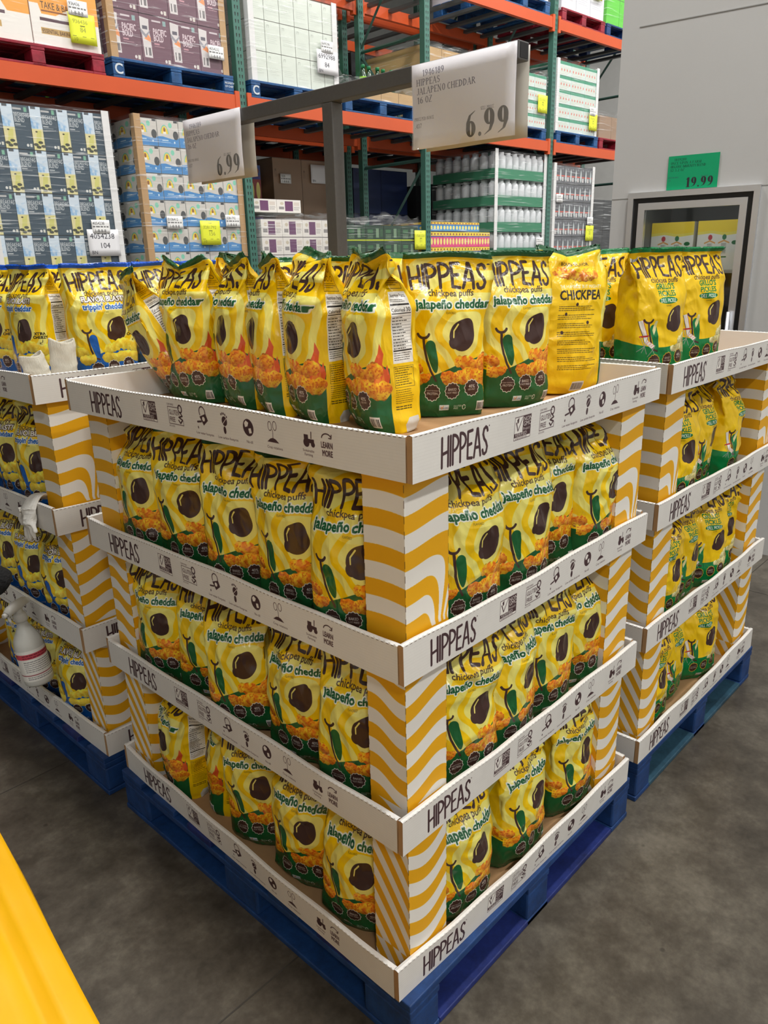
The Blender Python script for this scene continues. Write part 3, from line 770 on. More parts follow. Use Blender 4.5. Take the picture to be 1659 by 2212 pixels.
# ------------------------------------------------------------------ price cards
def card_art(num, l1, l2, l3, price, ppo, bg=(232, 230, 236), ink=(52, 50, 84), W=.372, H=.226):
    cv = Canvas(W, H, 1800, bg); s = H / .226
    serif(cv, num, .040 * s, .034 * s, .0170 * s, ink, .11, wide=.72)
    for i, t in enumerate((l1, l2, l3)): serif(cv, t, .017 * s, (.057 + i * .0230) * s, .0170 * s, ink, .12, wide=.80 if len(t) < 18 else .66)
    serif(cv, 'PRICE PER OUNCE', .006 * s, .148 * s, .0085 * s, (70, 68, 80), .10)
    serif(cv, ppo, .008 * s, .168 * s, .0115 * s, (70, 68, 80), .10)
    serif(cv, 'SELL PRICE', W - .115 * s, .150 * s, .0085 * s, (70, 68, 80), .10)
    w = (.208 if len(price) > 4 else .160) * s
    serif(cv, price, W - w - .012 * s, .214 * s, .066 * s, (44, 42, 48), .17, wide=.68)
    return cv
filmclear = mat('clear_sleeve', (250, 250, 250), .05); fb = filmclear.node_tree.nodes['Principled BSDF']; fb.inputs['Alpha'].default_value = .12
BX = 1.060
stand = empty('sign_stand', (BX + .025, 1.26, 0), 0, 'dark grey square tube sign stand rising between the displays', 'sign stand')
gm = mat('grey_powder_coat', (92, 92, 92), .45, bump=.08, bscale=300, var=.05, vscale=90)
def sl(lo, hi, name, m, bev=.003):
    o = MB().box((lo[0] - BX - .025, lo[1] - 1.26, lo[2]), (hi[0] - BX - .025, hi[1] - 1.26, hi[2])).build(name, m, stand, bevel=bev); return o
sl((BX, 1.235, .012), (BX + .05, 1.285, 2.166), 'post', gm)
sl((BX, .497, 2.166), (BX + .05, 2.10, 2.213), 'crossbar', gm)
sl((BX + .006, .4955, 2.171), (BX + .044, .4975, 2.208), 'end_opening', mat('tube_inside', (22, 22, 24), .5), 0.0)
sl((BX - .0, 1.215, 0), (BX + .03, 1.305, .012), 'base_plate', gm)
def price_sign(y0, y1, z0, z1, art, label, name='price_sign'):
    t = empty(name, (BX - .006, (y0 + y1) / 2, z0), 0, label, 'price sign', 'price signs on the stand')
    hw = (y1 - y0) / 2; hh = z1 - z0
    def sheet(nm, x, m, fl):
        b = MB(); n = 10
        for i in range(n):
            for j in range(6):
                def P(i_, j_):
                    u, v = i_ / n, j_ / 6; return (x + .0035 * math.sin(u * 7 + x * 300) * (1 - v) + .002 * math.sin(v * 5 + u * 3), hw - u * 2 * hw, v * hh)
                co = [P(i, j), P(i + 1, j), P(i + 1, j + 1), P(i, j + 1)]
                uv = [(i / n, j / 6), ((i + 1) / n, j / 6), ((i + 1) / n, (j + 1) / 6), (i / n, (j + 1) / 6)]
                if fl: co = co[::-1]; uv = [(1 - q[0], q[1]) for q in uv[::-1]]
                b.face(co, 0, uv, True)
        o = b.build(nm, m, t); wl = o.modifiers.new('weld', 'WELD'); wl.merge_threshold = 1e-5; sd = o.modifiers.new('thick', 'SOLIDIFY'); sd.thickness = .0006; return o
    sheet('price_card', -.001, img_mat('card_' + label[:14], art, .35, spec=.4), False)
    sl_ = sheet('clear_sleeve', -.0045, filmclear, False)
    sheet('rear_card', .0625, mat('card_back', (206, 202, 192), .5), True)
    return t
price_sign(.499, .871, 1.978, 2.209, card_art('1946189', 'HIPPEAS', 'JALAPENO CHEDDAR', '16 OZ', '6.99', '.437'), 'white 6.99 price card for jalapeno cheddar, nearer end of the crossbar')
price_sign(1.728, 2.104, 1.980, 2.215, card_art('1945214', 'HIPPEAS', "TRIPPIN' CHEDDAR", '16 OZ', '6.99', '.437'), 'white 6.99 price card for trippin cheddar, farther end of the crossbar')
ga = card_art('1849280', 'ONCE UPON A FARM', 'ORGANIC IMMUNITY BLEND', '12 3.2 OZ', '19.99', '.51', bg=(0, 156, 104), ink=(10, 60, 42), W=.26, H=.168)
gs = MB().box((-.008, .87, 1.983), (-.004, 1.13, 2.151), sides={'x-': 1}).build('price_sign', [mat('green_card', (0, 150, 100), .4), img_mat('green_card_art', ga, .22)]); gs.matrix_world = WM
tag(gs, 'green 19.99 price card standing on the cooler door frame', 'price sign')

# ------------------------------------------------------------------ cardboard displays
def tray_art(kind):
    short = kind == 'short'
    Wm = 1.005 if short else 1.196
    cv = Canvas(Wm, .08, 1600, (228, 225, 220)); I = (70, 46, 50)
    g = field(cv.h, cv.w, 60, 4, 3)[..., None]; cv.a *= (.985 + .03 * g)
    for i in range(13): cv.rect(0, .006 * i, Wm, .006 * i + .0008, (206, 202, 196), .25)
    k = 1.0 if short else 1.10
    if short: P = dict(h0=.079, h1=.223, ng=.305, gf=.399, wc=.515, ft=.592, gl=.664, sp=.729, tr=.848, lm=.880)
    else: P = dict(h0=.120, h1=.275, ng=.372, gf=.480, wc=.608, ft=.686, gl=.764, sp=.838, tr=.950, lm=.990)
    wordmark(cv, P['h0'], .068, (P['h1'] - P['h0']) * .96, .051, .0058, I)
    x = P['ng']; cv.rect(x, .014, x + .060, .062, I); cv.rect(x + .0014, .0154, x + .030, .0475, (238, 234, 228)); cv.rect(x + .0014, .056, x + .0586, .0606, (238, 234, 228))
    cv.stroke([(x + .006, .026), (x + .013, .043), (x + .028, .018)], .003, I, .0015); cv.poly([(x + .010, .028), (x + .008, .020), (x + .015, .016), (x + .014, .026)], I)
    cv.text('NON', x + .032, .026, .013, (238, 234, 228), bold=.0004); cv.text('GMO', x + .032, .036, .013, (238, 234, 228), bold=.0004); cv.text('Project', x + .032, .0445, .0085, (238, 234, 228)); cv.text('VERIFIED', x + .004, .0545, .0105, (238, 234, 228), bold=.0003, wide=1.05); cv.text('nongmoproject.org', x + .004, .0598, .0055, I, wide=1.0)
    x = P['gf']; cv.text('CERTIFIED', x, .0165, .006, I); 
    cv.stroke([(x + .050, .020), (x + .002, .020), (x + .002, .058), (x + .060, .058), (x + .060, .048)], .0014, I)
    cv.text('GLUTEN', x + .005, .037, .0155, I, bold=.0005, wide=.72); cv.text('FREE', x + .005, .053, .0155, I, bold=.0005, wide=.72)
    cv.stroke(arcpts(x + .052, .022, .007, .008, 0, 360, 20), .0035, I); cv.stroke([(x + .052, .031), (x + .058, .037), (x + .044, .041), (x + .058, .046), (x + .048, .054), (x + .042, .048)], .0035, I); cv.text('GFCO.ORG', x, .0645, .0045, I)
    x = P['wc']; cv.stroke(arcpts(x + .012, .020, .011, .012, 150, 400, 20), .0026, I); cv.poly([(x + .000, .030), (x + .024, .022), (x + .030, .036), (x + .012, .048)], I); cv.circ(x + .014, .034, .005, (238, 234, 228)); cv.stroke([(x + .004, .040), (x - .010, .042)], .004, I); cv.circ(x - .010, .054, .0018, I, ry=.003)
    cv.text('Low water footprint', x - .020, .068, .0078, I, bold=.0002)
    x = P['ft']
    for i in range(5): cv.circ(x + .002 + i * .0045, .0165 + .001 * i * (i - 3), .0017, I, ry=.0026)
    cv.circ(x + .011, .030, .009, I, ry=.010); cv.stroke([(x + .002, .038), (x + .018, .024)], .0014, (238, 234, 228)); cv.circ(x + .009, .049, .0045, I, ry=.008)
    cv.text('Low carbon footprint', x - .018, .068, .0078, I, bold=.0002)
    x = P['gl']; cv.circ(x + .010, .034, .0165, I, ry=.0175); cv.poly([(x + .004, .020), (x + .012, .024), (x + .008, .032), (x + .0, .034), (x - .002, .026)], (238, 234, 228)); cv.poly([(x + .010, .036), (x + .018, .034), (x + .020, .044), (x + .012, .046)], (238, 234, 228)); cv.text('No-till', x, .066, .0078, I, bold=.0002)
    x = P['sp']; cv.stroke([(x + .012, .050), (x + .013, .034), (x + .012, .028)], .0014, I); cv.stroke(arcpts(x + .005, .022, .0055, .009, 0, 360, 20), .0014, I); cv.stroke(arcpts(x + .020, .020, .0055, .009, 0, 360, 20), .0014, I)
    cv.poly([(x - .006, .054), (x + .004, .047), (x + .012, .045), (x + .020, .047), (x + .030, .054)], I); cv.text('Crop rotations', x - .008, .067, .0078, I, bold=.0002)
    x = P['tr']; cv.circ(x, .040, .0085, I); cv.circ(x + .018, .042, .0055, I); cv.rect(x - .006, .024, x + .006, .036, I); cv.rect(x + .004, .032, x + .022, .040, I); cv.stroke([(x + .014, .030), (x + .015, .018)], .0024, I); cv.text('Sustainable', x - .012, .058, .0072, I, bold=.0002); cv.text('Farming', x - .008, .066, .0072, I, bold=.0002)
    x = P['lm']; cv.stroke(arcpts(x + .016, .026, .013, .010, 190, 330, 10), .0024, I); cv.stroke([(x + .022, .024), (x + .028, .024), (x + .029, .017)], .0022, I); cv.text('LEARN', x, .044, .0165, I, bold=.0008, wide=.62); cv.text('MORE', x + .002, .060, .0165, I, bold=.0008, wide=.62)
    n = int(Wm / .0125)
    for i in range(n): cv.rect(.006 + i * .0125, .0005, .006 + i * .0125 + .0065, .0022, (96, 80, 70), .8)
    return cv
TRM = {k: img_mat('tray_print_' + k, tray_art(k), .55) for k in ('short', 'long')}
board = mat('white_board', (240, 239, 236), .6, bump=.05, bscale=60, stretch=(1, 1, 8)); kraft = mat('kraft_board', (176, 138, 96), .75, var=.06, vscale=30)

def panel(parent, ln, h, th, artm, bow, M, seed=0):
    """cardboard wall, local x along, outer face at y=0 facing -y, thickness to +y"""
    b = MB(); n = 22
    def O(u): return -bow * math.sin(PI * u) + .0016 * math.sin(u * 23 + seed)
    def Z(u): return .0022 * math.sin(u * 9 + seed * 2) 
    for i in range(n):
        u0, u1 = i / n, (i + 1) / n; x0, x1 = (u0 - .5) * ln, (u1 - .5) * ln
        q = [(x0, O(u0) * .3, 0), (x1, O(u1) * .3, 0), (x1, O(u1), h + Z(u1)), (x0, O(u0), h + Z(u0))]
        r = [(x, y + th, z) for x, y, z in q]
        b.face(q, 1, [(u0, 0), (u1, 0), (u1, 1), (u0, 1)]); b.face(r[::-1], 0)
        # rolled top edge with small perforation teeth
        mid0 = ((x0), (O(u0) + th / 2), h + Z(u0) + .0016); mid1 = ((x1), (O(u1) + th / 2), h + Z(u1) + .0016)
        b.face([q[3], q[2], mid1, mid0], 0); b.face([mid0, mid1, r[2], r[3]], 0)
        b.face([r[0], r[1], q[1], q[0]], 0)
    for i, u in ((0, 0.0), (n, 1.0)):
        x = (u - .5) * ln; q = [(x, O(u) * .3, 0), (x, O(u), h + Z(u)), (x, O(u) + th, h + Z(u)), (x, O(u) * .3 + th, 0)]
        b.face(q if u == 0 else q[::-1], 2)
    nt = int(ln / .0125)
    for i in range(nt):
        u = (i + .5) / nt; x = (u - .5) * ln; z = h + Z(u) + .0004; y = O(u)
        b.face([(x - .0032, y - .0004, z - .001), (x + .0032, y - .0004, z - .001), (x + .0022, y + .0005, z + .0020), (x - .0022, y + .0005, z + .0020)], 0)
    o = b.build('side_wall', [board, artm, kraft], parent); o.matrix_local = M
    return o

TW, TL, TH, TT = 1.005, 1.196, .080, .012
def tray(x0, y0, z, rot, label, group, seed=0, bow=.003):
    t = empty('display_tray', (x0 + TW / 2, y0 + TL / 2, z), rot, label, 'cardboard tray', group)
    T, Rz = Matrix.Translation, lambda a: Matrix.Rotation(a, 4, 'Z')
    panel(t, TW - .002, TH, TT, TRM['short'], bow, T((0, -TL / 2, 0)), seed)
    panel(t, TL - .028, TH, TT, TRM['long'], bow, T((-TW / 2, 0, 0)) @ Rz(-PI / 2), seed + 1)
    panel(t, TW - .002, TH, TT, TRM['short'], bow, T((0, TL / 2, 0)) @ Rz(PI), seed + 2)
    panel(t, TL - .028, TH, TT, TRM['long'], bow, T((TW / 2, 0, 0)) @ Rz(PI / 2), seed + 3)
    MB().box((-TW / 2 + TT, -TL / 2 + TT, .0005), (TW / 2 - TT, TL / 2 - TT, .0055)).build('tray_floor', kraft, t)
    return t

CWX, CWY = .125, .103
def column_art(var):
    hgt = .31; wid = 2 * (CWX + CWY); cv = Canvas(wid, hgt, 1100, (236, 232, 225)); X, Y = cv.grid()
    edges = [0, CWY, CWY + CWX, 2 * CWY + CWX, wid]; p = .070; ph = np.zeros_like(X)
    for i in range(4):
        m = (X >= edges[i]) & (X <= edges[i + 1]); u = np.clip((X - edges[i]) / (edges[i + 1] - edges[i]), 0, 1); v = Y
        S = u * u * (3 - 2 * u); tt = np.clip((v - .1) / .2, 0, 1)
        if var == 0:
            f = [v + .004 * np.sin(u * 3), v + .016 * S - tt * tt * .30 * np.maximum(0, u - .35 - .15 * (1 - tt)) ** 2 * 2.2, v + .012 * np.sin(u * 5) + .10 * u * tt, v + .02 * u * 1.0 - .16 * tt * np.maximum(0, u - .4) ** 2][i]
            f = f + [0, 0, .01, 0][i]
        elif var == 1:
            f = [v - .012 * u + .006 * np.sin(u * 4), v + .006 * S + .010 * u - tt * .15 * np.maximum(0, u - .5) ** 2, v + .11 * u * (1 + tt), v + .05 * u + .012 * np.sin(4 * u)][i]
        elif var == 2:
            f = [v - .028 * u + .006 * np.sin(u * 6), v + .034 * S - tt * .12 * np.maximum(0, u - .6) ** 2, v + .16 * u, v + .06 * u][i]
        else:
            f = [v - .13 * u - .02 * u * u, v - .028 * np.sin(u * PI) * (v < .5) + .018 * u, v + .20 * u, v + .03 * u + .05 * u * u][i]
        ph = np.where(m, f, ph)
    fr = np.mod(ph / p, 1.0); k = np.clip((.25 - np.abs(fr - .25)) * p * 1100 + .5, 0, 1)[..., None]
    cv.a[:] = cv.a * (1 - k) + np.array((236, 172, 2)) * k
    for e in edges:
        for j in range(11): cv.rect(e - .0008, .012 + j * .0285, e + .0008, .026 + j * .0285, (70, 50, 30), .85)
    return cv
COLM = [img_mat('striped_board_%d' % v, column_art(v), .6) for v in range(4)]
_colmesh = {}
def column(x, y, z, h, var, label, group):
    k = (var, round(h, 3))
    if k not in _colmesh:
        b = MB(); wid = 2 * (CWX + CWY); e = [0, CWY / wid, (CWY + CWX) / wid, (2 * CWY + CWX) / wid, 1]
        P = [(0, CWY), (0, 0), (CWX, 0), (CWX, CWY), (0, CWY)]
        for i in range(4):
            (ax, ay), (bx, by) = P[i], P[i + 1]
            b.face([(ax, ay, 0), (bx, by, 0), (bx, by, h), (ax, ay, h)], 0, [(e[i], 1 - h / .31), (e[i + 1], 1 - h / .31), (e[i + 1], 1), (e[i], 1)])
        b.face([(0, 0, h), (CWX, 0, h), (CWX, CWY, h), (0, CWY, h)], 1); b.face([(0, CWY, 0), (CWX, CWY, 0), (CWX, 0, 0), (0, 0, 0)], 1)
        o = b.build('corner_column', [COLM[var], kraft]); _colmesh[k] = o.data
    else:
        o = bpy.data.objects.new('corner_column', _colmesh[k]); C.objects.link(o)
    o.location = (x, y, z); tag(o, label, 'cardboard column', group)
    return o

# wooden pallet
def wood(name, rgb, worn):
    m = mat(name, rgb, .55, bump=.25, bscale=24, stretch=(1, 1, 1)); nt = m.node_tree; b = nt.nodes['Principled BSDF']
    tc = nt.nodes.new('ShaderNodeTexCoord'); n = nt.nodes.new('ShaderNodeTexNoise'); n.inputs['Scale'].default_value = 14; n.inputs['Detail'].default_value = 8; n.inputs['Roughness'].default_value = .75
    cr = nt.nodes.new('ShaderNodeValToRGB'); e = cr.color_ramp.elements
    e[0].position = .25; e[0].color = lin([v * .62 for v in rgb]); e[1].position = .86; e[1].color = lin(worn)
    q = e.new(.48); q.color = lin(rgb); q = e.new(.70); q.color = lin([v * 1.15 + 6 for v in rgb])
    nt.links.new(tc.outputs['Object'], n.inputs[0]); nt.links.new(n.outputs['Fac'], cr.inputs[0]); nt.links.new(cr.outputs[0], b.inputs['Base Color'])
    return m
BLUEW = wood('blue_painted_wood', (20, 58, 112), (120, 140, 140)); TEALW = wood('worn_blue_wood', (40, 74, 92), (200, 182, 146))
RACKBLUE = wood('rack_blue_wood', (26, 78, 130), (80, 130, 160)); REDW = wood('red_painted_wood', (140, 22, 44), (190, 130, 120))
def pallet(x, y, z, W, L, label, group, mats=(BLUEW, TEALW), rz=0, long_openings=True):
    """W along x, L along y, origin at its low x, low y corner"""
    t = empty('wooden_pallet', (x, y, z), rz, label, 'pallet', group)
    a, b_ = mats; H = .142
    n = 7; bw = .115
    for i in range(n):
        yy = (L - bw) * i / (n - 1); MB().box((0, yy, H - .020), (W, yy + bw, H)).build('deck_board', b_ if i % 3 == 1 else a, t, bevel=.003)
    for i in range(3):
        xx = (W - .10) * i / 2; MB().box((xx, 0, H - .040), (xx + .10, L, H - .0205)).build('stringer_board', a, t, bevel=.003)
        MB().box((xx, 0, 0), (xx + .10, L, .017)).build('bottom_board', a, t, bevel=.003)
        for j in range(3):
            yy = (L - .145) * j / 2; MB().box((xx + .002, yy + .001, .0175), (xx + .098, yy + .144, H - .0405)).build('block', a, t, bevel=.006)
    for yy in (0, L - .12): MB().box((.1005, yy, .0003), (W - .1005, yy + .12, .0165)).build('bottom_board', b_, t, bevel=.003)
    return t

GAP = 0.0005
LEV = [.1429, .5233, .9079, 1.2963]          # undersides of the four trays
ORD = ['lowest', 'second', 'third', 'top']
def display(key, name, x0, y0, offs, cols, colgroups=None):
    tops = []
    for l in range(4):
        dx, dy, rot = offs[l]
        lab = '%s white printed cardboard tray of the %s' % (['lowest', 'second lowest', 'third', 'topmost'][l], name)
        tray(x0 + dx, y0 + dy, LEV[l], rot, lab, 'trays of the ' + name, seed=l * 3 + len(key), bow=[.010, .004, .004, .006][l] if key == 'm' else .004)
        if l < 3:
            z = LEV[l] + .006; h = LEV[l + 1] - z - GAP
            for (cn, cx, cy) in cols:
                column(x0 + cx + (dx + offs[l + 1][0]) / 2, y0 + cy + (dy + offs[l + 1][1]) / 2, z, h, {2: 0, 1: 2, 0: 3}[l] if cn != 'far' else 1,
                       'orange and white striped column, %s corner, %s tier of %s' % (cn, ['lowest', 'middle', 'upper'][l], name), 'striped columns of the ' + name)
NM, NL, NR = 'middle jalapeno display', 'left cheddar display', 'right pickle display'
XH, YH = TW - .035 - CWX, TL - .022 - CWY
CC = [('front', .035, .022), ('left', .035, YH), ('right', XH, .022), ('rear', XH, YH)]
display('m', NM, 0, 0, [(-.0028, .0004, -.0232), (.0006, .0023, -.0063), (-.0001, .0027, .0066), (.0024, -.0054, .0229)], CC)
display('lt', NL, -.022, 1.3187, [(.0141, -.0169, .0089), (.0012, -.0096, .0029), (-.0094, .0094, -.0055), (-.0059, .0172, -.0065)], CC)
display('rig', NR, 1.0896, .0076, [(-.0097, -.007, .0014), (.0003, .0015, -.0028), (.0026, .0033, 0), (.0068, .0022, .0016)], CC)
NAVYW = wood('navy_painted_wood', (24, 40, 104), (70, 90, 130))
pallet(-.008, -.012, 0, 1.016, 1.219, 'blue wooden pallet under the middle jalapeno display', 'pallets under displays', mats=(BLUEW, NAVYW))
pallet(-.020, 1.300, 0, 1.016, 1.219, 'blue wooden pallet under the left cheddar display', 'pallets under displays', mats=(BLUEW, NAVYW))
pallet(1.084, -.002, 0, 1.016, 1.219, 'scuffed blue wooden pallet under the right pickle display', 'pallets under displays', mats=(BLUEW, TEALW))

# ------------------------------------------------------------------ bags in the displays
def FZ(l): return LEV[l] + .0062
JG, TG, PG = 'jalapeno chickpea puff bags', 'trippin cheddar puff bags', 'dill pickle puff bags'
NTH = ['first', 'second', 'third', 'fourth', 'fifth', 'sixth']
# middle display, left side tiers: (y, turn, lean, setback, mesh seed)
for l, rows in ((2, [(.205, -66, 0, 0, 1), (.392, -74, -2, .01, 2), (.590, -68, 1, 0, 3), (.800, -70, 0, .01, 4), (.985, -84, 0, 0, 5)]),
                (1, [(.215, -66, 1, 0, 6), (.405, -78, 0, .01, 7), (.612, -66, -5, -.006, 8), (.815, -58, 3, .03, 9), (.985, -78, -1, 0, 10)]),
                (0, [(.235, -74, 3, 0, 11), (.425, -78, 0, .01, 12), (.625, -66, -4, .02, 13), (.835, -134, 7, .05, 14), (.990, -112, 2, .0, 15)])):
    for i, (y, rz, ln, sb, sd) in enumerate(rows):
        bag('jalapeno', .105 + sb, y, FZ(l), rz, (sd, 'crushed'), 'jalapeno bag, %s tier, %s from the front corner along the left-hand face of middle display' % (['lowest', 'middle', 'upper'][l], NTH[i]), JG, tx=ln)
# middle display, right side tiers
for l, rows in ((2, [(.262, -16, 0, 0, 16), (.452, -12, 1, .0, 17), (.640, -26, 0, .05, 18), (.800, -8, -2, 0, 19)]),
                (1, [(.262, -18, 2, 0, 20), (.440, -2, 0, .0, 21), (.612, -14, 1, .01, 22), (.795, -26, -2, .02, 23)]),
                (0, [(.262, -12, 0, 0, 24), (.505, -4, 1, 0, 25), (.760, -10, 0, .0, 26)])):
    for i, (x, rz, ln, sb, sd) in enumerate(rows):
        bag('jalapeno', x + (.02 if l == 2 else .01), .100 + sb, FZ(l), rz, (sd, 'crushed'), 'jalapeno bag, %s tier, %s from the front corner along the right-hand face of middle display' % (['lowest', 'middle', 'upper'][l], NTH[i]), JG, ty=ln)
# second rows, seen in the gaps
for l, x, y, rz, sd in ((2, .31, .70, -88, 5), (2, .31, .48, -80, 8), (2, .56, .30, 10, 7), (2, .75, .33, -5, 9), (1, .32, .74, -70, 3), (1, .33, .50, -92, 12), (1, .56, .31, 6, 14), (0, .33, .70, -100, 7), (0, .33, .47, -85, 9), (0, .42, .30, 5, 5), (0, .64, .31, -8, 11)):
    bag('jalapeno', x, y, FZ(l), rz, (sd, 'crushed'), 'jalapeno bag in second row, %s tier, %s along %s face, middle display' % (['lowest', 'middle', 'upper'][l], 'nearest the corner' if max(x, y) < .52 else 'farthest' if max(x, y) > .69 else 'farther', 'right' if x > y else 'left'), 'second row jalapeno bags')
# middle display, top tray
TOP = [
    (.345, 1.080, -104, -22, -26, 31, 'open', 'jalapeno bag leaning steeply left at the far end of the top tray'),
    (.470, 1.090, -150, 0, -3, 32, 'slim', 'jalapeno bag behind the leaning one, icons side showing, top tray'),
    (.292, .985, -86, 0, 2, 33, 'slim', 'jalapeno bag with two peaked corners, black pea showing, right of leaning bag'),
    (.318, .810, -112, 0, 1, 34, 'slim', 'narrow-looking jalapeno bag with flame, between peaked bag and flat-topped bag'),
    (.320, .668, -124, 0, 2, 35, 'slim', 'jalapeno bag with a wide flat green seal, third along top row'),
    (.316, .534, -114, 3, 3, 36, 'slim', 'jalapeno bag with single pointed peak, front left of the sign post'),
    (.545, .640, -66, 0, 0, 37, 'open', 'jalapeno bag set back between pointed bag and nearest slim bag'),
    (.326, .340, -114, 0, 2, 38, 'slim', 'nearest side-on jalapeno bag on top tray, nutrition facts strip towards the corner'),
    (.515, .325, -40, 2, 0, 39, 'open', 'front-facing jalapeno bag closest to the tray corner, whole front readable'),
    (.712, .272, -27, 2, 0, 40, 'open', 'second front-facing jalapeno bag on the top tray, right of closest one'),
    (.955, .255, 152, 0, -1, 41, 'slim', 'jalapeno bag turned backwards at the right end of the top tray'),
    (.660, .500, -22, 0, 0, 42, 'open', 'jalapeno bag behind the closest front-facing bag, only its top showing'),
    (.860, .470, -25, 0, 0, 43, 'open', 'jalapeno bag behind second front-facing bag, only its green seal showing'),
    (.560, .860, -70, 0, 0, 44, 'open', 'jalapeno bag behind the flat-topped bag, top tray, mostly hidden'),
]
for x, y, rz, tx, ty, sd, cl, lab in TOP:
    if abs(ty) > 10:
        bag('jalapeno', x - .02, y - .01, FZ(3) + .012, rz, (sd, cl), lab, JG, tx=tx + 8, ty=ty + 2)
    else: bag('jalapeno', x, y, FZ(3), rz, (sd, cl), lab, JG, tx=tx, ty=-ty)
# left display
for x, y, rz, sd, lab in ((.140, 1.640, -82, 51, 'cheddar bag with xtra cheezy print facing left, on the top tray left of the towels'),
                          (.262, 1.478, -14, 52, 'cheddar bag facing front on the top tray behind the folded towels'),
                          (.150, 1.880, -84, 53, 'cheddar bag cut by the left edge of the photo on top tray'),
                          (.500, 1.500, -5, 54, 'cheddar bag behind the leaning jalapeno bag on left display top'),
                          (.730, 1.490, 3, 55, 'cheddar bag at the front right of the left display top tray'),
                          (.390, 1.70, -30, 56, 'cheddar bag in the second row of top tray, left part'),
                          (.620, 1.72, 10, 57, 'cheddar bag in the second row of top tray, middle part'),
                          (.840, 1.73, -12, 58, 'cheddar bag in the second row of top tray, right part'),
                          (.36, 1.93, -60, 59, 'cheddar bag in the third row of top tray, left part'),
                          (.60, 1.95, 20, 60, 'cheddar bag in the third row of top tray, middle part'),
                          (.84, 1.96, 0, 61, 'cheddar bag in the third row of top tray, right part')):
    bag('trippin', x, y, FZ(3), rz, (30 + sd % 15, 'open'), lab, TG)
for l, rows in ((2, [(1.595, -70, 1), (1.790, -80, 4), (1.99, -76, 6)]), (1, [(1.560, -66, 7), (1.765, -70, 9), (1.97, -78, 3)]), (0, [(1.575, -68, 11), (1.82, -74, 14), (2.02, -78, 2)])):
    for i, (y, rz, sd) in enumerate(rows):
        bag('trippin', .085, y, FZ(l), rz, (sd, 'crushed'), 'cheddar bag, %s tier, %s from the striped column on left display' % (['lowest', 'middle', 'upper'][l], NTH[i]), TG)
# right display
for x, y, rz, sd, cl, lab in ((1.285, .170, -24, 71, 'open', 'pickle bag with barcode corner, left front one on the right display top'),
                              (1.560, .165, -22, 72, 'open', 'pickle bag at the right front of right display top tray'),
                              (1.330, .375, -52, 73, 'open', 'pickle bag half hidden behind the backwards jalapeno bag, pea showing'),
                              (1.195, .560, -24, 74, 'open', 'pickle bag with barcode rising behind the backwards jalapeno bag'),
                              (1.560, .400, -20, 75, 'open', 'pickle bag in the second row of the right display top tray'),
                              (1.780, .300, 20, 76, 'open', 'pickle bag behind the right front one, only a corner showing')):
    bag('pickle', x, y, FZ(3), rz, (31 + sd % 14, cl), lab, PG)
for l, rows in ((2, [(1.345, -24, 3), (1.560, 0, 16), (1.760, 4, 21)]), (1, [(1.330, -14, 18), (1.520, -6, 24), (1.700, -30, 8), (1.850, -20, 13)]), (0, [(1.310, -10, 20), (1.500, 2, 25), (1.720, -22, 6)])):
    for i, (x, rz, sd) in enumerate(rows):
        bag('pickle', x, .115 + .02 * (i % 2), FZ(l), rz, (sd, 'crushed'), 'pickle bag, %s tier, %s from the striped column on right display' % (['lowest', 'middle', 'upper'][l], NTH[i]), PG)

# ------------------------------------------------------------------ small things on and around the displays
def crumple(name, m, pts_fn, nu, nv, parent=None, thick=.0012, sub=1):
    b = bmesh.new(); g = [[b.verts.new(pts_fn(i / nu, j / nv)) for j in range(nv + 1)] for i in range(nu + 1)]
    for i in range(nu):
        for j in range(nv):
            f = b.faces.new((g[i][j], g[i + 1][j], g[i + 1][j + 1], g[i][j + 1])); f.smooth = True
    me = bpy.data.meshes.new(name); b.to_mesh(me); b.free(); me.materials.append(m)
    o = bpy.data.objects.new(name, me); link(o, parent)
    s = o.modifiers.new('thick', 'SOLIDIFY'); s.thickness = thick
    if sub: q = o.modifiers.new('sub', 'SUBSURF'); q.levels = sub; q.render_levels = sub
    return o
terry = mat('white_ribbed_cloth', (240, 234, 218), .85, bump=.5, bscale=90, stretch=(8, 8, .6))
def roll_towel(x, y, z, rz, lean, h, r1, r2, label):
    """flattened ribbed cuff of white cloth standing in the tray"""
    M = Matrix.Rotation(math.radians(lean), 4, 'Y')
    def f(u, v):
        a = u * 2 * PI; rx = (r1 * (1 - v) + r2 * v) * (1 + .02 * math.sin(24 * a)) ; ry = rx * .42
        band = 1 + .06 * (abs(math.sin(v * 9)) ** 6) - .05 * sstep(.40, .44, v) * (1 - sstep(.5, .54, v))
        p = Vector((rx * band * math.cos(a), ry * band * math.sin(a) + .004 * noise.noise(Vector((a, v * 4, x))), v * h + .006 * math.sin(a * 2 + x * 9)))
        return M @ p
    o = crumple('white_towel', terry, f, 72, 26, thick=.003, sub=0)
    o.location = (x, y, z); o.rotation_euler = (0, 0, math.radians(rz)); tag(o, label, 'towel', 'white cloths in the tray corner')
roll_towel(.040, 1.432, FZ(3) + .022, -38, -14, .100, .038, .034, 'white ribbed cloth roll leaning left in the corner of left top tray')
roll_towel(.088, 1.398, FZ(3) + .004, -40, 3, .155, .038, .036, 'taller upright white ribbed cloth behind the leaning one')

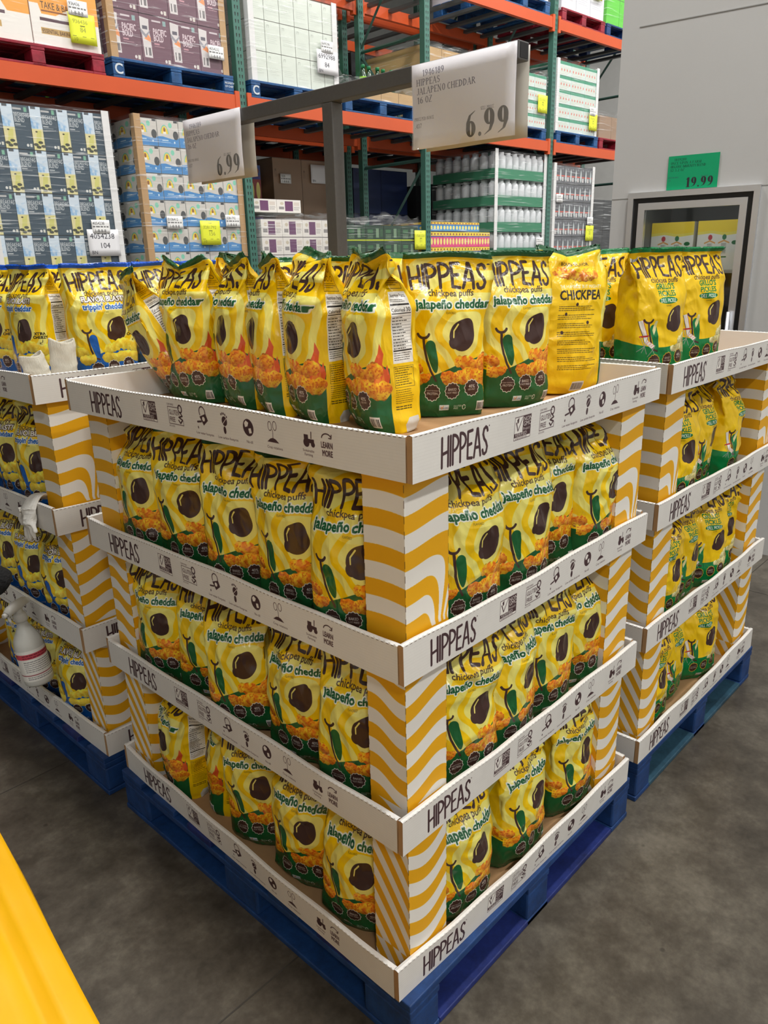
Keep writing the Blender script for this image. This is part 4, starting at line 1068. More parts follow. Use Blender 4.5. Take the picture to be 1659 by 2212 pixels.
# glove draped over the tray edge of the left display
glm = mat('white_glove_film', (226, 224, 218), .45, bump=.3, bscale=30)
gx, gy, gz = -.040, 1.46, LEV[2] + TH + .004
def skinned(name, chains, m, parent=None, sub=2):
    """chains: lists of (x,y,z,r); first vertex of later chains may be an index pair to join"""
    vs, es, rs = [], [], []
    for ch in chains:
        start = None
        pts = ch
        if isinstance(ch[0], int): start = ch[0]; pts = ch[1:]
        prev = start
        for (x, y, z, r) in pts:
            vs.append((x, y, z)); rs.append(r); i = len(vs) - 1
            if prev is not None: es.append((prev, i))
            prev = i
    me = bpy.data.meshes.new(name); me.from_pydata(vs, es, []); me.materials.append(m)
    o = bpy.data.objects.new(name, me); link(o, parent)
    me.skin_vertices or me.attributes
    o.modifiers.new('skin', 'SKIN'); 
    if not me.skin_vertices:
        pass
    for i, r in enumerate(rs):
        me.skin_vertices[0].data[i].radius = (r[0], r[1]) if isinstance(r, tuple) else (r, r)
    me.skin_vertices[0].data[0].use_root = True
    s = o.modifiers.new('sub', 'SUBSURF'); s.levels = sub; s.render_levels = sub
    return o
def G(dx, dy, dz): return (gx + dx, gy + dy, gz + dz)
try:
    gl_ = skinned('disposable_glove', [
        [(gx + .058, gy + .03, gz - .012, (.024, .010)), (gx + .040, gy + .015, gz + .012, (.026, .009)), (gx + .010, gy + .005, gz + .016, (.030, .009)), (gx - .012, gy, gz - .006, (.034, .008)), (gx - .018, gy - .002, gz - .040, (.032, .008))],
        [4, (gx - .020, gy + .020, gz - .075, (.010, .006)), (gx - .022, gy + .024, gz - .105, (.009, .006)), (gx - .018, gy + .020, gz - .128, (.005, .004))],
        [4, (gx - .021, gy + .004, gz - .080, (.009, .006)), (gx - .021, gy + .006, gz - .104, (.008, .005)), (gx - .019, gy + .008, gz - .120, (.005, .004))],
        [4, (gx - .020, gy - .014, gz - .074, (.008, .006)), (gx - .020, gy - .018, gz - .096, (.007, .005)), (gx - .018, gy - .019, gz - .110, (.004, .004))],
        [4, (gx - .019, gy - .030, gz - .066, (.008, .005)), (gx - .019, gy - .036, gz - .088, (.006, .004))],
        [3, (gx - .018, gy + .040, gz - .030, (.011, .006)), (gx - .022, gy + .052, gz - .060, (.009, .006)), (gx - .020, gy + .050, gz - .082, (.006, .004))]], glm)
    gm_ = gl_.modifiers.new('wrinkle', 'DISPLACE'); tx = bpy.data.textures.new('wr', 'CLOUDS'); tx.noise_scale = .02; gm_.texture = tx; gm_.strength = .006; gm_.mid_level = .5
    tag(gl_, 'crumpled white disposable glove hanging over the left display tray edge', 'glove')
except Exception as ex:
    print('glove', ex)

# spray bottle hooked on the second tray edge of the left display
def spray_bottle(x, y, z):
    t = empty('spray_bottle', (x, y, z), 0, 'white plastic spray bottle hanging by its trigger from the left display tray', 'spray bottle')
    t.rotation_euler = (math.radians(7), math.radians(1), math.radians(205)); t.scale = (1.12, 1.12, 1.12)
    pl = mat('cloudy_plastic', (206, 206, 200), .35, coat=.1); wh = mat('white_plastic', (214, 212, 206), .35)
    MB().lathe([(.0, .0), (.036, .0), (.041, .006), (.042, .014), (.041, .05), (.0415, .105), (.041, .13), (.036, .150), (.024, .172), (.0165, .188), (.0145, .198), (.0145, .206)], 32).build('bottle_body', pl, t)
    cv = Canvas(.26, .098, 1300, (236, 234, 228)); cv.rect(0, .010, .26, .026, (206, 72, 88)); cv.lines(.005, .013, .255, 2, .0075, .003, (90, 30, 40), 3, .1)
    cv.lines(.005, .034, .25, 6, .0062, .002, (90, 90, 96), 5, .2); cv.rect(0, .076, .26, .079, (150, 60, 70)); cv.lines(.005, .083, .25, 2, .006, .002, (90, 90, 96), 6)
    b = MB(); n = 32
    for k in range(n):
        a0, a1 = 2 * PI * k / n, 2 * PI * (k + 1) / n; r = .0424
        b.face([(r * math.cos(a0), r * math.sin(a0), .020), (r * math.cos(a1), r * math.sin(a1), .020), (r * math.cos(a1), r * math.sin(a1), .118), (r * math.cos(a0), r * math.sin(a0), .118)], 0, [(k / n, 0), ((k + 1) / n, 0), ((k + 1) / n, 1), (k / n, 1)], True)
    b.build('paper_label', img_mat('bottle_label', cv, .5), t)
    MB().lathe([(.0175, .200), (.0185, .204), (.0185, .220), (.014, .228), (.0, .229)], 24).build('screw_collar', wh, t)
    h = MB()
    h.tube([(-.045, 0, .247), (-.028, 0, .252), (0, 0, .250), (.030, 0, .246), (.044, 0, .240)], [.008, .013, .016, .014, .011], 14)
    h.tube([(0, 0, .225), (0, 0, .250)], .012, 12); h.build('sprayer_head', wh, t)
    MB().tube([(.034, 0, .240), (.040, 0, .222), (.034, 0, .200), (.038, 0, .184)], [.006, .005, .0045, .004], 10).build('trigger', wh, t)
    MB().lathe([(.006, 0), (.0075, .002), (.0075, .010), (.004, .012)], 12).build('nozzle', wh, t).matrix_local = Matrix.Translation((.044, 0, .240)) @ Matrix.Rotation(PI / 2, 4, 'Y')
spray_bottle(-.066, 1.592, LEV[1] - .185)

# yellow vinyl draped table at lower left
tb = empty('draped_table', (-1.2, -.05, 0), 0, 'table under bright yellow vinyl cloth at the lower left corner', 'table')
MB().box((-.40, -.50, .66), (.46, .55, .69)).build('table_top', mat('table_board', (180, 178, 172), .5), tb)
for sx in (-.36, .42):
    for sy in (-.46, .50): MB().box((sx - .015, sy - .015, 0), (sx + .015, sy + .015, .66)).build('leg', mat('table_leg', (110, 110, 112), .4, metal=.6), tb)
yv = mat('yellow_vinyl', (228, 170, 0), .42, bump=.12, bscale=7, var=.03, vscale=5)
def cloth_pt(u, v):
    # u across from the inner part over the front edge (x), v along y
    y = -.58 + v * 1.20
    w = .006 * noise.noise(Vector((v * 4, u * 3, 1))) + .004 * noise.noise(Vector((v * 11, u * 6, 4)))
    L = u * 1.62
    top = 1.02
    edge = .492 + .144 * v
    if L < top:
        x = -.50 + L * (edge + .50) / top; z = .697 + w * .6
        dx = edge - x
        if dx < .20: z += -.014 * math.exp(-((dx - .055) / .007) ** 2)
        z += .006 * math.exp(-((dx) / .02) ** 2) * -1
    else:
        d = L - top; x = edge + .012 * math.sin(min(1, d * 12) * PI / 2) + .02 * math.sin(v * 16 + 1) * min(1, d * 2); z = .697 - d
    return Vector((x, y, z))
crumple('yellow_cloth', yv, cloth_pt, 150, 60, tb, thick=.002, sub=0)

# a shopper's dark sleeve just inside the left edge
slv = mat('black_knit', (12, 12, 14), .9, bump=.6, bscale=160)
try:
    so = skinned('person', [[(-.55, 1.30, 1.36, .075), (-.50, 1.42, 1.20, .062), (-.43, 1.52, 1.02, .056), (-.345, 1.50, .90, .050), (-.262, 1.455, .835, .046), (-.196, 1.405, .800, .050), (-.172, 1.402, .775, .046)],
                            [0, (-.72, 1.22, 1.42, .14), (-.80, 1.30, 1.15, .17), (-.80, 1.30, .95, .16)]], slv)
    so['label'] = 'person in black knit, only the sleeve edge visible at left of the photo'; so['category'] = 'person'
except Exception as ex: print('sleeve', ex)

# ------------------------------------------------------------------ pallet racks
RA = math.radians(-2.5); RM = Matrix.Translation((1.65, 5.22, 0)) @ Matrix.Rotation(RA, 4, 'Z')
def rp(s, d, z=0): return tuple(RM @ Vector((s, d, z)))
green = mat('green_rack_paint', (62, 104, 92), .45, var=.05); dgreen = mat('dark_green_brace', (46, 84, 76), .45)
orange = mat('orange_rack_paint', (206, 84, 38), .45, var=.04, vscale=3)
gal = mat('galvanised_deck', (92, 94, 94), .5, metal=.3)
hole = Canvas(.08, .052, 1500, (66, 114, 102))
for hx in (.026, .054): hole.poly([(hx - .006, .014), (hx + .006, .014), (hx + .0035, .036), (hx - .0035, .036)], (14, 22, 20)); hole.circ(hx, .014, .006, (14, 22, 20))
holem = img_mat('punched_upright', hole, .45)
UPS = [-2.72, -.36, 2.02, 4.40, 6.73, 9.10]
def rack(y0, label, ups, zmax=6.2):
    t = empty('pallet_rack', rp(0, y0), RA, label, 'pallet rack', 'pallet racks')
    for s in ups:
        for yy in (0, 1.0):
            b = MB(); b.box((s, yy, 0), (s + .08, yy + .07, zmax), sides={'y-': 1, 'x-': 0})
            b.bm.faces.ensure_lookup_table()
            for f in b.bm.faces:
                if f.material_index == 1:
                    for l in f.loops: l[b.uv].uv.y *= zmax / .052
            b.build('upright_post', [green, holem], t)
        zz = .3; k = 0
        while zz < zmax - .6:
            b = MB(); b.tube([(s + .04, .07, zz), (s + .04, 1.0, zz)], .018, 4, smooth=False)
            b.build('horizontal_brace', dgreen, t)
            q = MB(); a_, b2 = ((.07, zz + .05), (1.0, zz + 1.15)) if k % 2 == 0 else ((1.0, zz + .05), (.07, zz + 1.15))
            q.tube([(s + .04, a_[0], a_[1]), (s + .04, b2[0], b2[1])], .018, 4, smooth=False); q.build('diagonal_brace', dgreen, t)
            zz += 1.2; k += 1
    for i in range(len(ups) - 1):
        s0, s1 = ups[i] + .08, ups[i + 1]
        for zt in (3.05, 4.42, 5.8):
            for yy in (-.012, 1.03):
                b = MB(); b.box((s0, yy, zt - .115), (s1, yy + .05, zt)); b.box((s0, yy - .004, zt - .15), (s0 + .045, yy + .054, zt + .03)); b.box((s1 - .045, yy - .004, zt - .15), (s1, yy + .054, zt + .03))
                b.build('beam', orange, t)
            for j in range(7):
                x = s0 + .12 + (s1 - s0 - .24) * j / 6
                MB().box((x - .03, .04, zt - .045), (x + .03, 1.03, zt - .012)).build('deck_support', gal, t)
    return t
rack(0, 'orange and green pallet rack nearest the displays', UPS)
rack(1.28, 'orange and green pallet rack behind the first one', UPS)
CLEAR = {}
def wrapmat(name='stretch_film', dens=.5):
    if name in _mats: return _mats[name]
    m = mat(name, (245, 248, 250), .12, spec=.8); nt = m.node_tree; b = nt.nodes['Principled BSDF']
    tc = nt.nodes.new('ShaderNodeTexCoord'); mp = nt.nodes.new('ShaderNodeMapping'); mp.inputs['Scale'].default_value = (1.2, 1.2, 26); mp.inputs['Rotation'].default_value = (.10, .16, 0)
    n = nt.nodes.new('ShaderNodeTexNoise'); n.inputs['Scale'].default_value = 2.2; n.inputs['Detail'].default_value = 6; n.inputs['Distortion'].default_value = .5
    mr = nt.nodes.new('ShaderNodeMapRange'); mr.inputs[1].default_value = .58; mr.inputs[2].default_value = .78; mr.inputs[3].default_value = .04; mr.inputs[4].default_value = .78
    nt.links.new(tc.outputs['Object'], mp.inputs[0]); nt.links.new(mp.outputs[0], n.inputs[0]); nt.links.new(n.outputs['Fac'], mr.inputs[0]); nt.links.new(mr.outputs[0], b.inputs['Alpha'])
    bp = nt.nodes.new('ShaderNodeBump'); bp.inputs['Strength'].default_value = .6; bp.inputs['Distance'].default_value = .02; nt.links.new(n.outputs['Fac'], bp.inputs['Height']); nt.links.new(bp.outputs[0], b.inputs['Normal'])
    return m
film = wrapmat()
def ca(W, H, bg, s=700): return Canvas(W, H, s, bg)
def art_breakfast():
    c = ca(.17, .235, (60, 78, 92)); c.rect(0, 0, .07, .12, (206, 220, 232)); g = field(c.h, c.w, 26, 3)[..., None]
    m = np.zeros((c.h, c.w)); m[:int(.12 * 700), :int(.07 * 700)] = 1; k = (m[..., None] * np.clip((g - .45) * 5, 0, 1)); c.a[:] = c.a * (1 - k) + np.array((120, 170, 216)) * k
    c.rect(0, .12, .07, .235, (222, 214, 160)); c.poly([(.01, .235), (.03, .13), (.06, .125), (.05, .20)], (206, 204, 110), .8)
    for q in ((.015, .205), (.045, .192), (.03, .218), (.06, .212)): c.circ(q[0], q[1], .015, (70, 72, 58), ry=.008)
    c.circ(.028, .135, .007, (60, 56, 40), ry=.004); c.rect(.01, 0, .04, .014, (80, 84, 90)); c.rect(.072, .016, .125, .026, (186, 186, 186)); c.rect(.140, .010, .158, .034, (120, 176, 150))
    c.text('BREAKFAST', .074, .064, .034, (224, 226, 226), bold=.001, wide=.60); c.text('BLEND', .074, .090, .034, (224, 226, 226), bold=.001, wide=.60); c.rect(.076, .100, .110, .106, (190, 194, 196)); c.rect(.076, .110, .140, .113, (160, 166, 170))
    c.circ(.136, .212, .008, (220, 220, 215)); c.rect(.149, .203, .163, .221, (212, 212, 200)); c.rect(0, 0, .17, .001, (30, 36, 44)); return c
def art_pacific():
    c = ca(.30, .34, (112, 78, 92)); c.poly([(.0, .02), (.09, .03), (.085, .11), (.095, .16), (.10, .30), (.02, .30), (.012, .15), (.0, .11)], (214, 208, 208)); c.poly([(.03, .17), (.07, .135), (.095, .16), (.094, .19)], (232, 150, 96))
    for x in (.035, .066, .078): c.rect(x, .23, x + .008, .285, (60, 54, 60))
    c.rect(.02, .08, .07, .105, (96, 92, 104)); c.poly([(.0, .10), (.05, .14), (.10, .10), (.09, .12), (.05, .165), (.0, .13)], (150, 148, 156))
    c.text('PACIFIC', .125, .13, .062, (222, 206, 212), bold=.002, wide=.62); c.text('BOLD', .125, .175, .062, (222, 206, 212), bold=.002, wide=.62); c.rect(.127, .19, .18, .20, (200, 150, 160)); c.rect(.127, .21, .23, .214, (176, 140, 150)); c.rect(.12, .03, .21, .042, (206, 196, 200)); c.rect(.23, .025, .262, .06, (140, 170, 170))
    c.circ(.235, .31, .012, (216, 210, 206)); c.rect(.255, .296, .28, .325, (214, 208, 200)); c.rect(0, 0, .30, .002, (70, 48, 60)); return c
def art_cups():
    c = ca(.205, .158, (206, 202, 196)); c.poly([(0, .100), (.05, .098), (.10, .106), (.15, .112), (.205, .104), (.205, .158), (0, .158)], (76, 140, 200))
    c.poly([(.03 + .040 * (1 + math.cos(a)), .082 - .052 * math.sin(a)) for a in np.linspace(0, PI, 20)], (120, 196, 176)); c.poly([(.037 + .033 * (1 + math.cos(a)), .082 - .045 * math.sin(a)) for a in np.linspace(0, PI, 20)], (240, 206, 70))
    c.circ(.070, .058, .010, (150, 100, 70), ry=.014); c.rect(.056, .070, .084, .084, (236, 232, 226)); c.circ(.128, .030, .018, (132, 206, 180), ry=.016); c.circ(.176, .088, .026, (78, 80, 82)); c.rect(.165, .002, .200, .014, (60, 62, 66))
    c.rect(.04, .118, .10, .124, (190, 214, 232)); c.rect(.03, .130, .12, .133, (160, 196, 224)); c.circ(.16, .13, .007, (214, 230, 240)); c.rect(0, 0, .205, .0014, (120, 124, 130)); c.rect(0, 0, .0014, .158, (120, 124, 130)); return c
def art_bakery():
    c = ca(.60, .44, (236, 232, 226), 450); c.poly([(0, 0), (.60, 0), (.60, .26), (.42, .26), (.36, .18), (.22, .24), (.10, .24), (.08, .18), (0, .18)], (240, 164, 66)); c.poly([(.12, .04), (.26, .02), (.34, .09), (.25, .12), (.13, .10)], (92, 66, 60), .85)
    c.text('TAKE & BAKE', .10, .205, .062, (74, 54, 44), bold=.001, wide=.8); c.rect(.10, .215, .32, .225, (140, 84, 44)); c.rect(.08, .262, .40, .282, (92, 66, 76))
    c.rect(.08, .325, .36, .365, (196, 160, 96)); c.text('ESSENTIAL BAKING', .09, .357, .036, (66, 40, 30), bold=.0014, wide=.82); c.rect(0, 0, .004, .44, (150, 120, 110)); return c
def art_plain(base, line=(150, 152, 146), W=.21, H=.33):
    c = ca(W, H, base, 400); g = field(c.h, c.w, 40, 8)[..., None]; c.a *= (.97 + .06 * g); c.rect(0, 0, W, .003, line); c.rect(0, 0, .003, H, line); c.rect(.03, .04, .06, .07, [v * .8 for v in base]); c.rect(.036, .048, .054, .07, base); c.lines(.03, H * .5, W - .04, 4, .02, .005, [v * .85 for v in base], 4); return c
def art_purple():
    c = ca(.24, .165, (232, 228, 222)); c.rect(.08, .02, .16, .145, (112, 70, 108)); c.rect(.02, .09, .07, .125, (150, 146, 146)); c.circ(.05, .05, .018, (206, 196, 176)); c.text('SOUP', .09, .08, .034, (226, 214, 226), wide=.8) if False else None; c.rect(.17, .03, .225, .075, (216, 206, 196)); c.lines(.17, .09, .23, 4, .012, .004, (96, 90, 96), 3); c.rect(0, 0, .24, .003, (150, 140, 150)); return c
def art_dgreen():
    c = ca(.30, .150, (28, 62, 44)); c.rect(0, .138, .30, .150, (206, 220, 40)); c.rect(.03, .04, .12, .075, (58, 110, 70)); c.rect(.17, .03, .22, .12, (120, 150, 120)); c.lines(.03, .09, .15, 3, .014, .006, (160, 190, 150), 5); c.rect(.24, .035, .285, .11, (46, 88, 56)); return c
def art_snack(c1=(226, 70, 130), c2=(240, 214, 60)):
    c = ca(.24, .16, c1); c.rect(0, 0, .24, .04, c2)
    for i in range(4): c.circ(.03 + i * .06, .10, .02, (240, 226, 130), ry=.035); c.circ(.03 + i * .06, .022, .014, (150, 80, 40), ry=.012)
    c.rect(0, .042, .24, .054, (70, 70, 150)); return c
def art_grey():
    c = ca(.26, .222, (96, 98, 104)); c.rect(0, .12, .26, .135, (206, 96, 84)); 
    for x in (.0, .13): c.poly([(x + .015, .16), (x + .03, .06), (x + .04, .03), (x + .052, .07), (x + .062, .17), (x + .04, .20)], (196, 206, 208)); c.rect(x + .075, .14, x + .115, .19, (206, 200, 200)); c.circ(x + .095, .04, .018, (130, 132, 138), ry=.012)
    c.rect(0, 0, .26, .004, (40, 42, 46)); return c
def art_brown(): return art_plain((150, 122, 98), (90, 72, 58), .5, .46)
def art_wg():
    c = ca(.34, .20, (206, 220, 216)); c.rect(0, .0, .34, .045, (70, 150, 120)); c.lines(.02, .06, .32, 6, .022, .010, (206, 200, 180), 7)
    for i in range(5): c.circ(.04 + i * .066, .12, .012, (214, 120, 110), ry=.02)
    return c
ART = {}
def artmat(k):
    if k not in ART:
        f = dict(breakfast=art_breakfast, pacific=art_pacific, cups=art_cups, bakery=art_bakery, purple=art_purple, dgreen=art_dgreen, snack=art_snack, grey=art_grey, brown=art_brown, wg=art_wg,
                 white=lambda: art_plain((214, 222, 212)), white2=lambda: art_plain((220, 220, 228), (170, 170, 180)), dark=lambda: art_plain((48, 50, 54), (24, 24, 28), .3, .2), lime=lambda: art_plain((96, 200, 60), (40, 120, 40), .4, .3), cola=lambda: art_snack((60, 150, 210), (240, 200, 60)), navy=lambda: art_plain((24, 40, 84), (14, 20, 40), .3, .4), kraftc=lambda: art_plain((186, 152, 104), (120, 92, 60), .4, .3), multi=lambda: art_snack((150, 60, 60), (60, 90, 160)))[k]
        ART[k] = img_mat('carton_print_' + k, f(), .42)
    return ART[k]
EDGE = {'breakfast': (50, 62, 76), 'pacific': (92, 66, 78), 'cups': (150, 160, 170), 'bakery': (226, 214, 196), 'brown': (110, 92, 78), 'dark': (36, 38, 42)}
_cm = {}
def carton(parent, k, w, d, h, x, y, z):
    key = (k, round(w, 3), round(d, 3), round(h, 3))
    if key not in _cm:
        o = MB().box((0, 0, 0), (w, d, h), sides={'y-': 1, 'x-': 1, 'x+': 1}).build('carton', [mat('carton_edge_' + k, EDGE.get(k, (190, 188, 180)), .6), artmat(k)], parent); _cm[key] = o.data
    else:
        o = bpy.data.objects.new('carton', _cm[key]); link(o, parent)
    o.location = (x, y, z); return o
papers = {}
def tag_art(kind, num, n2=''):
    if kind == 'yellow':
        c = ca(.22, .22, (232, 238, 60), 600); c.text('ITEM', .09, .03, .018, (60, 60, 40)); c.stroke([(.04, .05), (.05, .045), (.05, .06)], .0015, (150, 150, 40)); c.text(num, .03, .075, .042, (150, 154, 60), wide=1.0); c.rect(.09, .088, .13, .094, (70, 70, 40)); c.text(n2, .085, .135, .05, (150, 154, 60)); c.rect(.02, .165, .05, .168, (80, 80, 50)); c.rect(.10, .165, .13, .168, (80, 80, 50)); c.rect(.17, .165, .20, .168, (80, 80, 50)); c.text('10', .025, .20, .035, (150, 154, 60)); return c
    if kind == 'big':
        c = ca(.26, .20, (234, 234, 238), 600); c.text(num, .02, .07, .058, (50, 50, 60)); c.text(n2, .09, .14, .058, (50, 50, 60)); c.text('BN', .02, .185, .036, (70, 70, 80)); return c
    c = ca(.16, .11, (236, 236, 236), 600); c.text(num, .012, .04, .036, (40, 40, 44), bold=.0006, wide=.8); c.lines(.01, .05, .15, 1, .01, .012, (90, 90, 90), 4, .1); c.text('1-8-8-8', .02, .10, .034, (50, 50, 54), bold=.0006); return c
def paper(parent, kind, num, n2, x, z, y=-.012, w=None, rot=0, name=None, label=None):
    W, H = dict(yellow=(.20, .20), big=(.26, .20), small=(.15, .10))[kind]
    key = kind + num
    m = img_mat('paper_' + key, tag_art(kind, num, n2), .5)
    n = 6; b = MB()
    for i in range(n):
        f = lambda u, v: ((u - .5) * W, -.003 - .006 * math.sin(u * 3.1) * (1 - v), (v - 1) * H)
        for j in range(4):
            b.face([f(i / n, j / 4), f((i + 1) / n, j / 4), f((i + 1) / n, (j + 1) / 4), f(i / n, (j + 1) / 4)], 0, [(i / n, j / 4), ((i + 1) / n, j / 4), ((i + 1) / n, (j + 1) / 4), (i / n, (j + 1) / 4)], True)
    o = b.build(name or {'yellow': 'yellow_tag', 'big': 'pallet_label', 'small': 'barcode_label'}[kind], m, parent)
    wl = o.modifiers.new('weld', 'WELD'); wl.merge_threshold = 1e-5; so_ = o.modifiers.new('th', 'SOLIDIFY'); so_.thickness = .0005
    o.location = (x, y, z); o.rotation_euler = (0, math.radians(rot), 0)
    if label: o['label'] = label
    return o
def load(s0, s1, zb, zt, k, nx, nz, label, depth=1.0, d0=.03, corners=None, wrap=True, ny=1, tags=(), puff=0.0, cat='pallet load', zoff=0):
    """cartons stacked on a pallet, shrink wrapped: one thing"""
    t = empty('wrapped_load', rp(s0, d0, zb), RA, label, cat, None)
    W = s1 - s0; H = zt - zb; w, h, d = W / nx, H / nz, depth / ny
    for a in range(nx):
        for c in range(nz):
            for b in range(ny):
                if ny > 1 and b > 0 and a > 0: continue
                dd = d if (ny > 1 and a == 0) else depth
                carton(t, k, w - .004, dd - .004, h - .004, a * w + .002, b * d, c * h)
    if corners:
        cm = mat('corner_board_' + corners, {'white': (226, 226, 226), 'kraft': (184, 148, 104)}[corners], .6)
        for x in (0, W):
            sx = 1 if x == 0 else -1
            MB().box((x - .006 * sx if sx > 0 else x, -.008, 0), (x + .05 if sx > 0 else x + .006, -.002, H + .02)).box((min(x, x - .006 * sx), -.0, 0), (max(x, x - .006 * sx), .055, H + .02)).build('corner_board', cm, t) if False else \
            MB().box((min(x - .006 * sx, x + .052 * sx), -.009, 0), (max(x - .006 * sx, x + .052 * sx), -.003, H + .02)).box((min(x - .006 * sx, x - .001 * sx), -.003, 0), (max(x - .006 * sx, x - .001 * sx), .055, H + .02)).build('corner_board', cm, t)
    if wrap:
        b = bmesh.new(); n = 14; seed = s0 * 3.7
        def Pp(u, v):   # wrap round front, sides
            per = [(-.014, depth + .01), (-.014, -.014), (W + .014, -.014), (W + .014, depth + .01)]
            L_ = [depth, W, depth]; q = u * sum(L_); i = 0
            while i < 2 and q > L_[i]: q -= L_[i]; i += 1
            f = q / L_[i]; x = per[i][0] * (1 - f) + per[i + 1][0] * f; y = per[i][1] * (1 - f) + per[i + 1][1] * f
            nz_ = noise.noise(Vector((x * 5 + seed, y * 5, v * H * 9))) * .010
            return Vector((x + (nz_ if i != 1 else 0), y + (-abs(nz_) if i == 1 else 0), -.03 + v * (H + .05 + puff * (noise.noise(Vector((x * 4 + seed, y * 4, 0))) + .5))))
        nu, nv = 54, 20; g = [[b.verts.new(Pp(i / nu, j / nv)) for j in range(nv + 1)] for i in range(nu + 1)]
        for i in range(nu):
            for j in range(nv):
                f = b.faces.new((g[i][j], g[i + 1][j], g[i + 1][j + 1], g[i][j + 1])); f.smooth = True
        # loose top
        nt_, T = 16, []
        for i in range(nt_ + 1):
            T.append([b.verts.new((-.014 + (W + .028) * i / nt_, -.014 + (depth + .02) * j / nt_, H + .02 + puff * .5 + puff * 1.3 * noise.noise(Vector((i * .5 + seed, j * .5, 2))) + .01 * noise.noise(Vector((i + seed, j, 7))))) for j in range(nt_ + 1)])
        for i in range(nt_):
            for j in range(nt_):
                f = b.faces.new((T[i][j], T[i + 1][j], T[i + 1][j + 1], T[i][j + 1])); f.smooth = True
        me = bpy.data.meshes.new('stretch_wrap'); b.to_mesh(me); b.free(); me.materials.append(film); link(bpy.data.objects.new('stretch_wrap', me), t)
    for tg in tags: paper(t, tg[0], tg[1], tg[2], tg[3] - s0, tg[4] - zb, y=-.022)
    return t
def rpallet(s, d, z, W, L, label, mats=(RACKBLUE, RACKBLUE)):
    p = rp(s, d, z); return pallet(p[0], p[1], p[2], W, L, label, 'pallets in the rack', mats, rz=RA)
Z0, Z1, Z2 = .1425, 3.1925, 4.5625
# ground level
load(-.20, .80, Z0, 2.79, 'breakfast', 5, 9, 'pallet of breakfast blend coffee cartons at far left of the rack', corners='white', tags=[('small', '4054238', '', .62, 2.02), ('big', '4054238', '104', .63, 1.95)])
rpallet(-.20, .02, 0, 1.0, 1.0, 'pallet under the breakfast blend cartons')
load(1.02, 2.00, Z0, 2.80, 'cups', 5, 13, 'wrapped pallet of pale blue coffee pod cartons left of the first upright', corners='kraft', ny=3, tags=[('small', '0106412', '', 1.28, 2.06), ('yellow', '3281792', '156', 1.62, 2.03), ('small', '3281792', '', 1.86, 2.08)])
rpallet(1.0, .02, 0, 1.0, 1.0, 'pallet under the blue coffee pod cartons')
load(2.18, 3.16, Z0, 2.06, 'purple', 4, 12, 'loosely wrapped pallet of purple and white cartons behind the sign post', puff=.06, ny=3)
load(2.14, 2.72, 2.12, 2.24, 'purple', 2, 1, 'short upper layer of purple and white cartons left of sign post', d0=.10, depth=.6, wrap=False)
rpallet(2.16, .02, 0, 1.0, 1.0, 'pallet under the purple and white cartons')
load(3.24, 4.30, Z0, 2.02, 'dgreen', 4, 12, 'pallet of dark green cartons under loose plastic, right of the sign post', puff=.10, tags=[('yellow', '1583320', '51', 4.32, 1.97)])
rpallet(3.26, .02, 0, 1.0, 1.0, 'pallet under the dark green cartons')
load(4.50, 5.58, Z0, 1.96, 'snack', 5, 11, 'pallet of pink and yellow snack packs low behind the front bags', puff=.03)
load(4.52, 5.40, 1.97, 2.07, 'cola', 4, 1, 'single layer of blue and yellow snack packs on pink ones', d0=.05, depth=.8)
rpallet(4.52, .02, 0, 1.0, 1.0, 'pallet under the pink snack packs')
load(6.90, 7.88, Z0, 2.80, 'grey', 4, 12, 'pallet of grey cartons with white drop pictures next to the cooler wall', corners='white', tags=[('small', '1226009', '', 7.02, 2.44), ('small', '1226010', '', 7.80, 2.17), ('yellow', '1226009', '48', 7.80, 2.06)])
rpallet(6.90, .02, 0, 1.0, 1.0, 'pallet under the grey cartons')
load(7.98, 8.95, Z0, 2.42, 'dark', 3, 11, 'pallet of black cartons partly hidden by the cooler wall', d0=.10)
rpallet(7.98, .05, 0, 1.0, 1.0, 'pallet under the black cartons')
# bottle stack with green trays
def bottle_load(s0, s1, zb, zt):
    t = empty('bottle_stack', rp(s0, .03, zb), RA, 'tall stack of white bottles in green trays with white corner boards', 'pallet load')
    W = s1 - s0; rows = 9; h = (zt - zb) / rows; nx, ny = 8, 7; dep = 1.0
    bm_ = None
    gt = mat('green_tray_board', (44, 128, 92), .5); wb = mat('white_bottle', (214, 218, 222), .35)
    for r in range(rows):
        z = r * h
        MB().box((0, 0, z), (W, dep, z + h * .36)).build('bottle_tray', gt, t)
        if r < rows - 6: continue
        for i in range(nx):
            for j in range(ny):
                if i > 0 and j > 0: continue
                if bm_ is None:
                    c = W / nx / 2; o = MB().lathe([(c * .90, h * .365), (c * .94, h * .40), (c * .94, h * .78), (c * .80, h * .86), (c * .60, h * .88), (c * .60, h * .985)], 12).build('bottle', wb, t); bm_ = o.data
                else: o = bpy.data.objects.new('bottle', bm_); link(o, t)
                o.location = ((i + .5) * W / nx, (j + .5) * dep / ny, z)
    cm = mat('corner_board_white', (226, 226, 226), .6)
    for x, sx in ((0, 1), (W, -1)): MB().box((min(x - .006 * sx, x + .052 * sx), -.009, 0), (max(x - .006 * sx, x + .052 * sx), -.003, zt - zb + .02)).build('corner_board', cm, t)
    b = MB(); b.box((-.012, -.015, 0), (W + .012, dep + .01, zt - zb + .01)); b.build('stretch_wrap', film, t)
    paper(t, 'small', '7746112', '', W - .12, zt - zb - .98, y=-.02)
bottle_load(5.66, 6.72, Z0, 2.88)
rpallet(5.66, .02, 0, 1.05, 1.0, 'pallet under the white bottles')
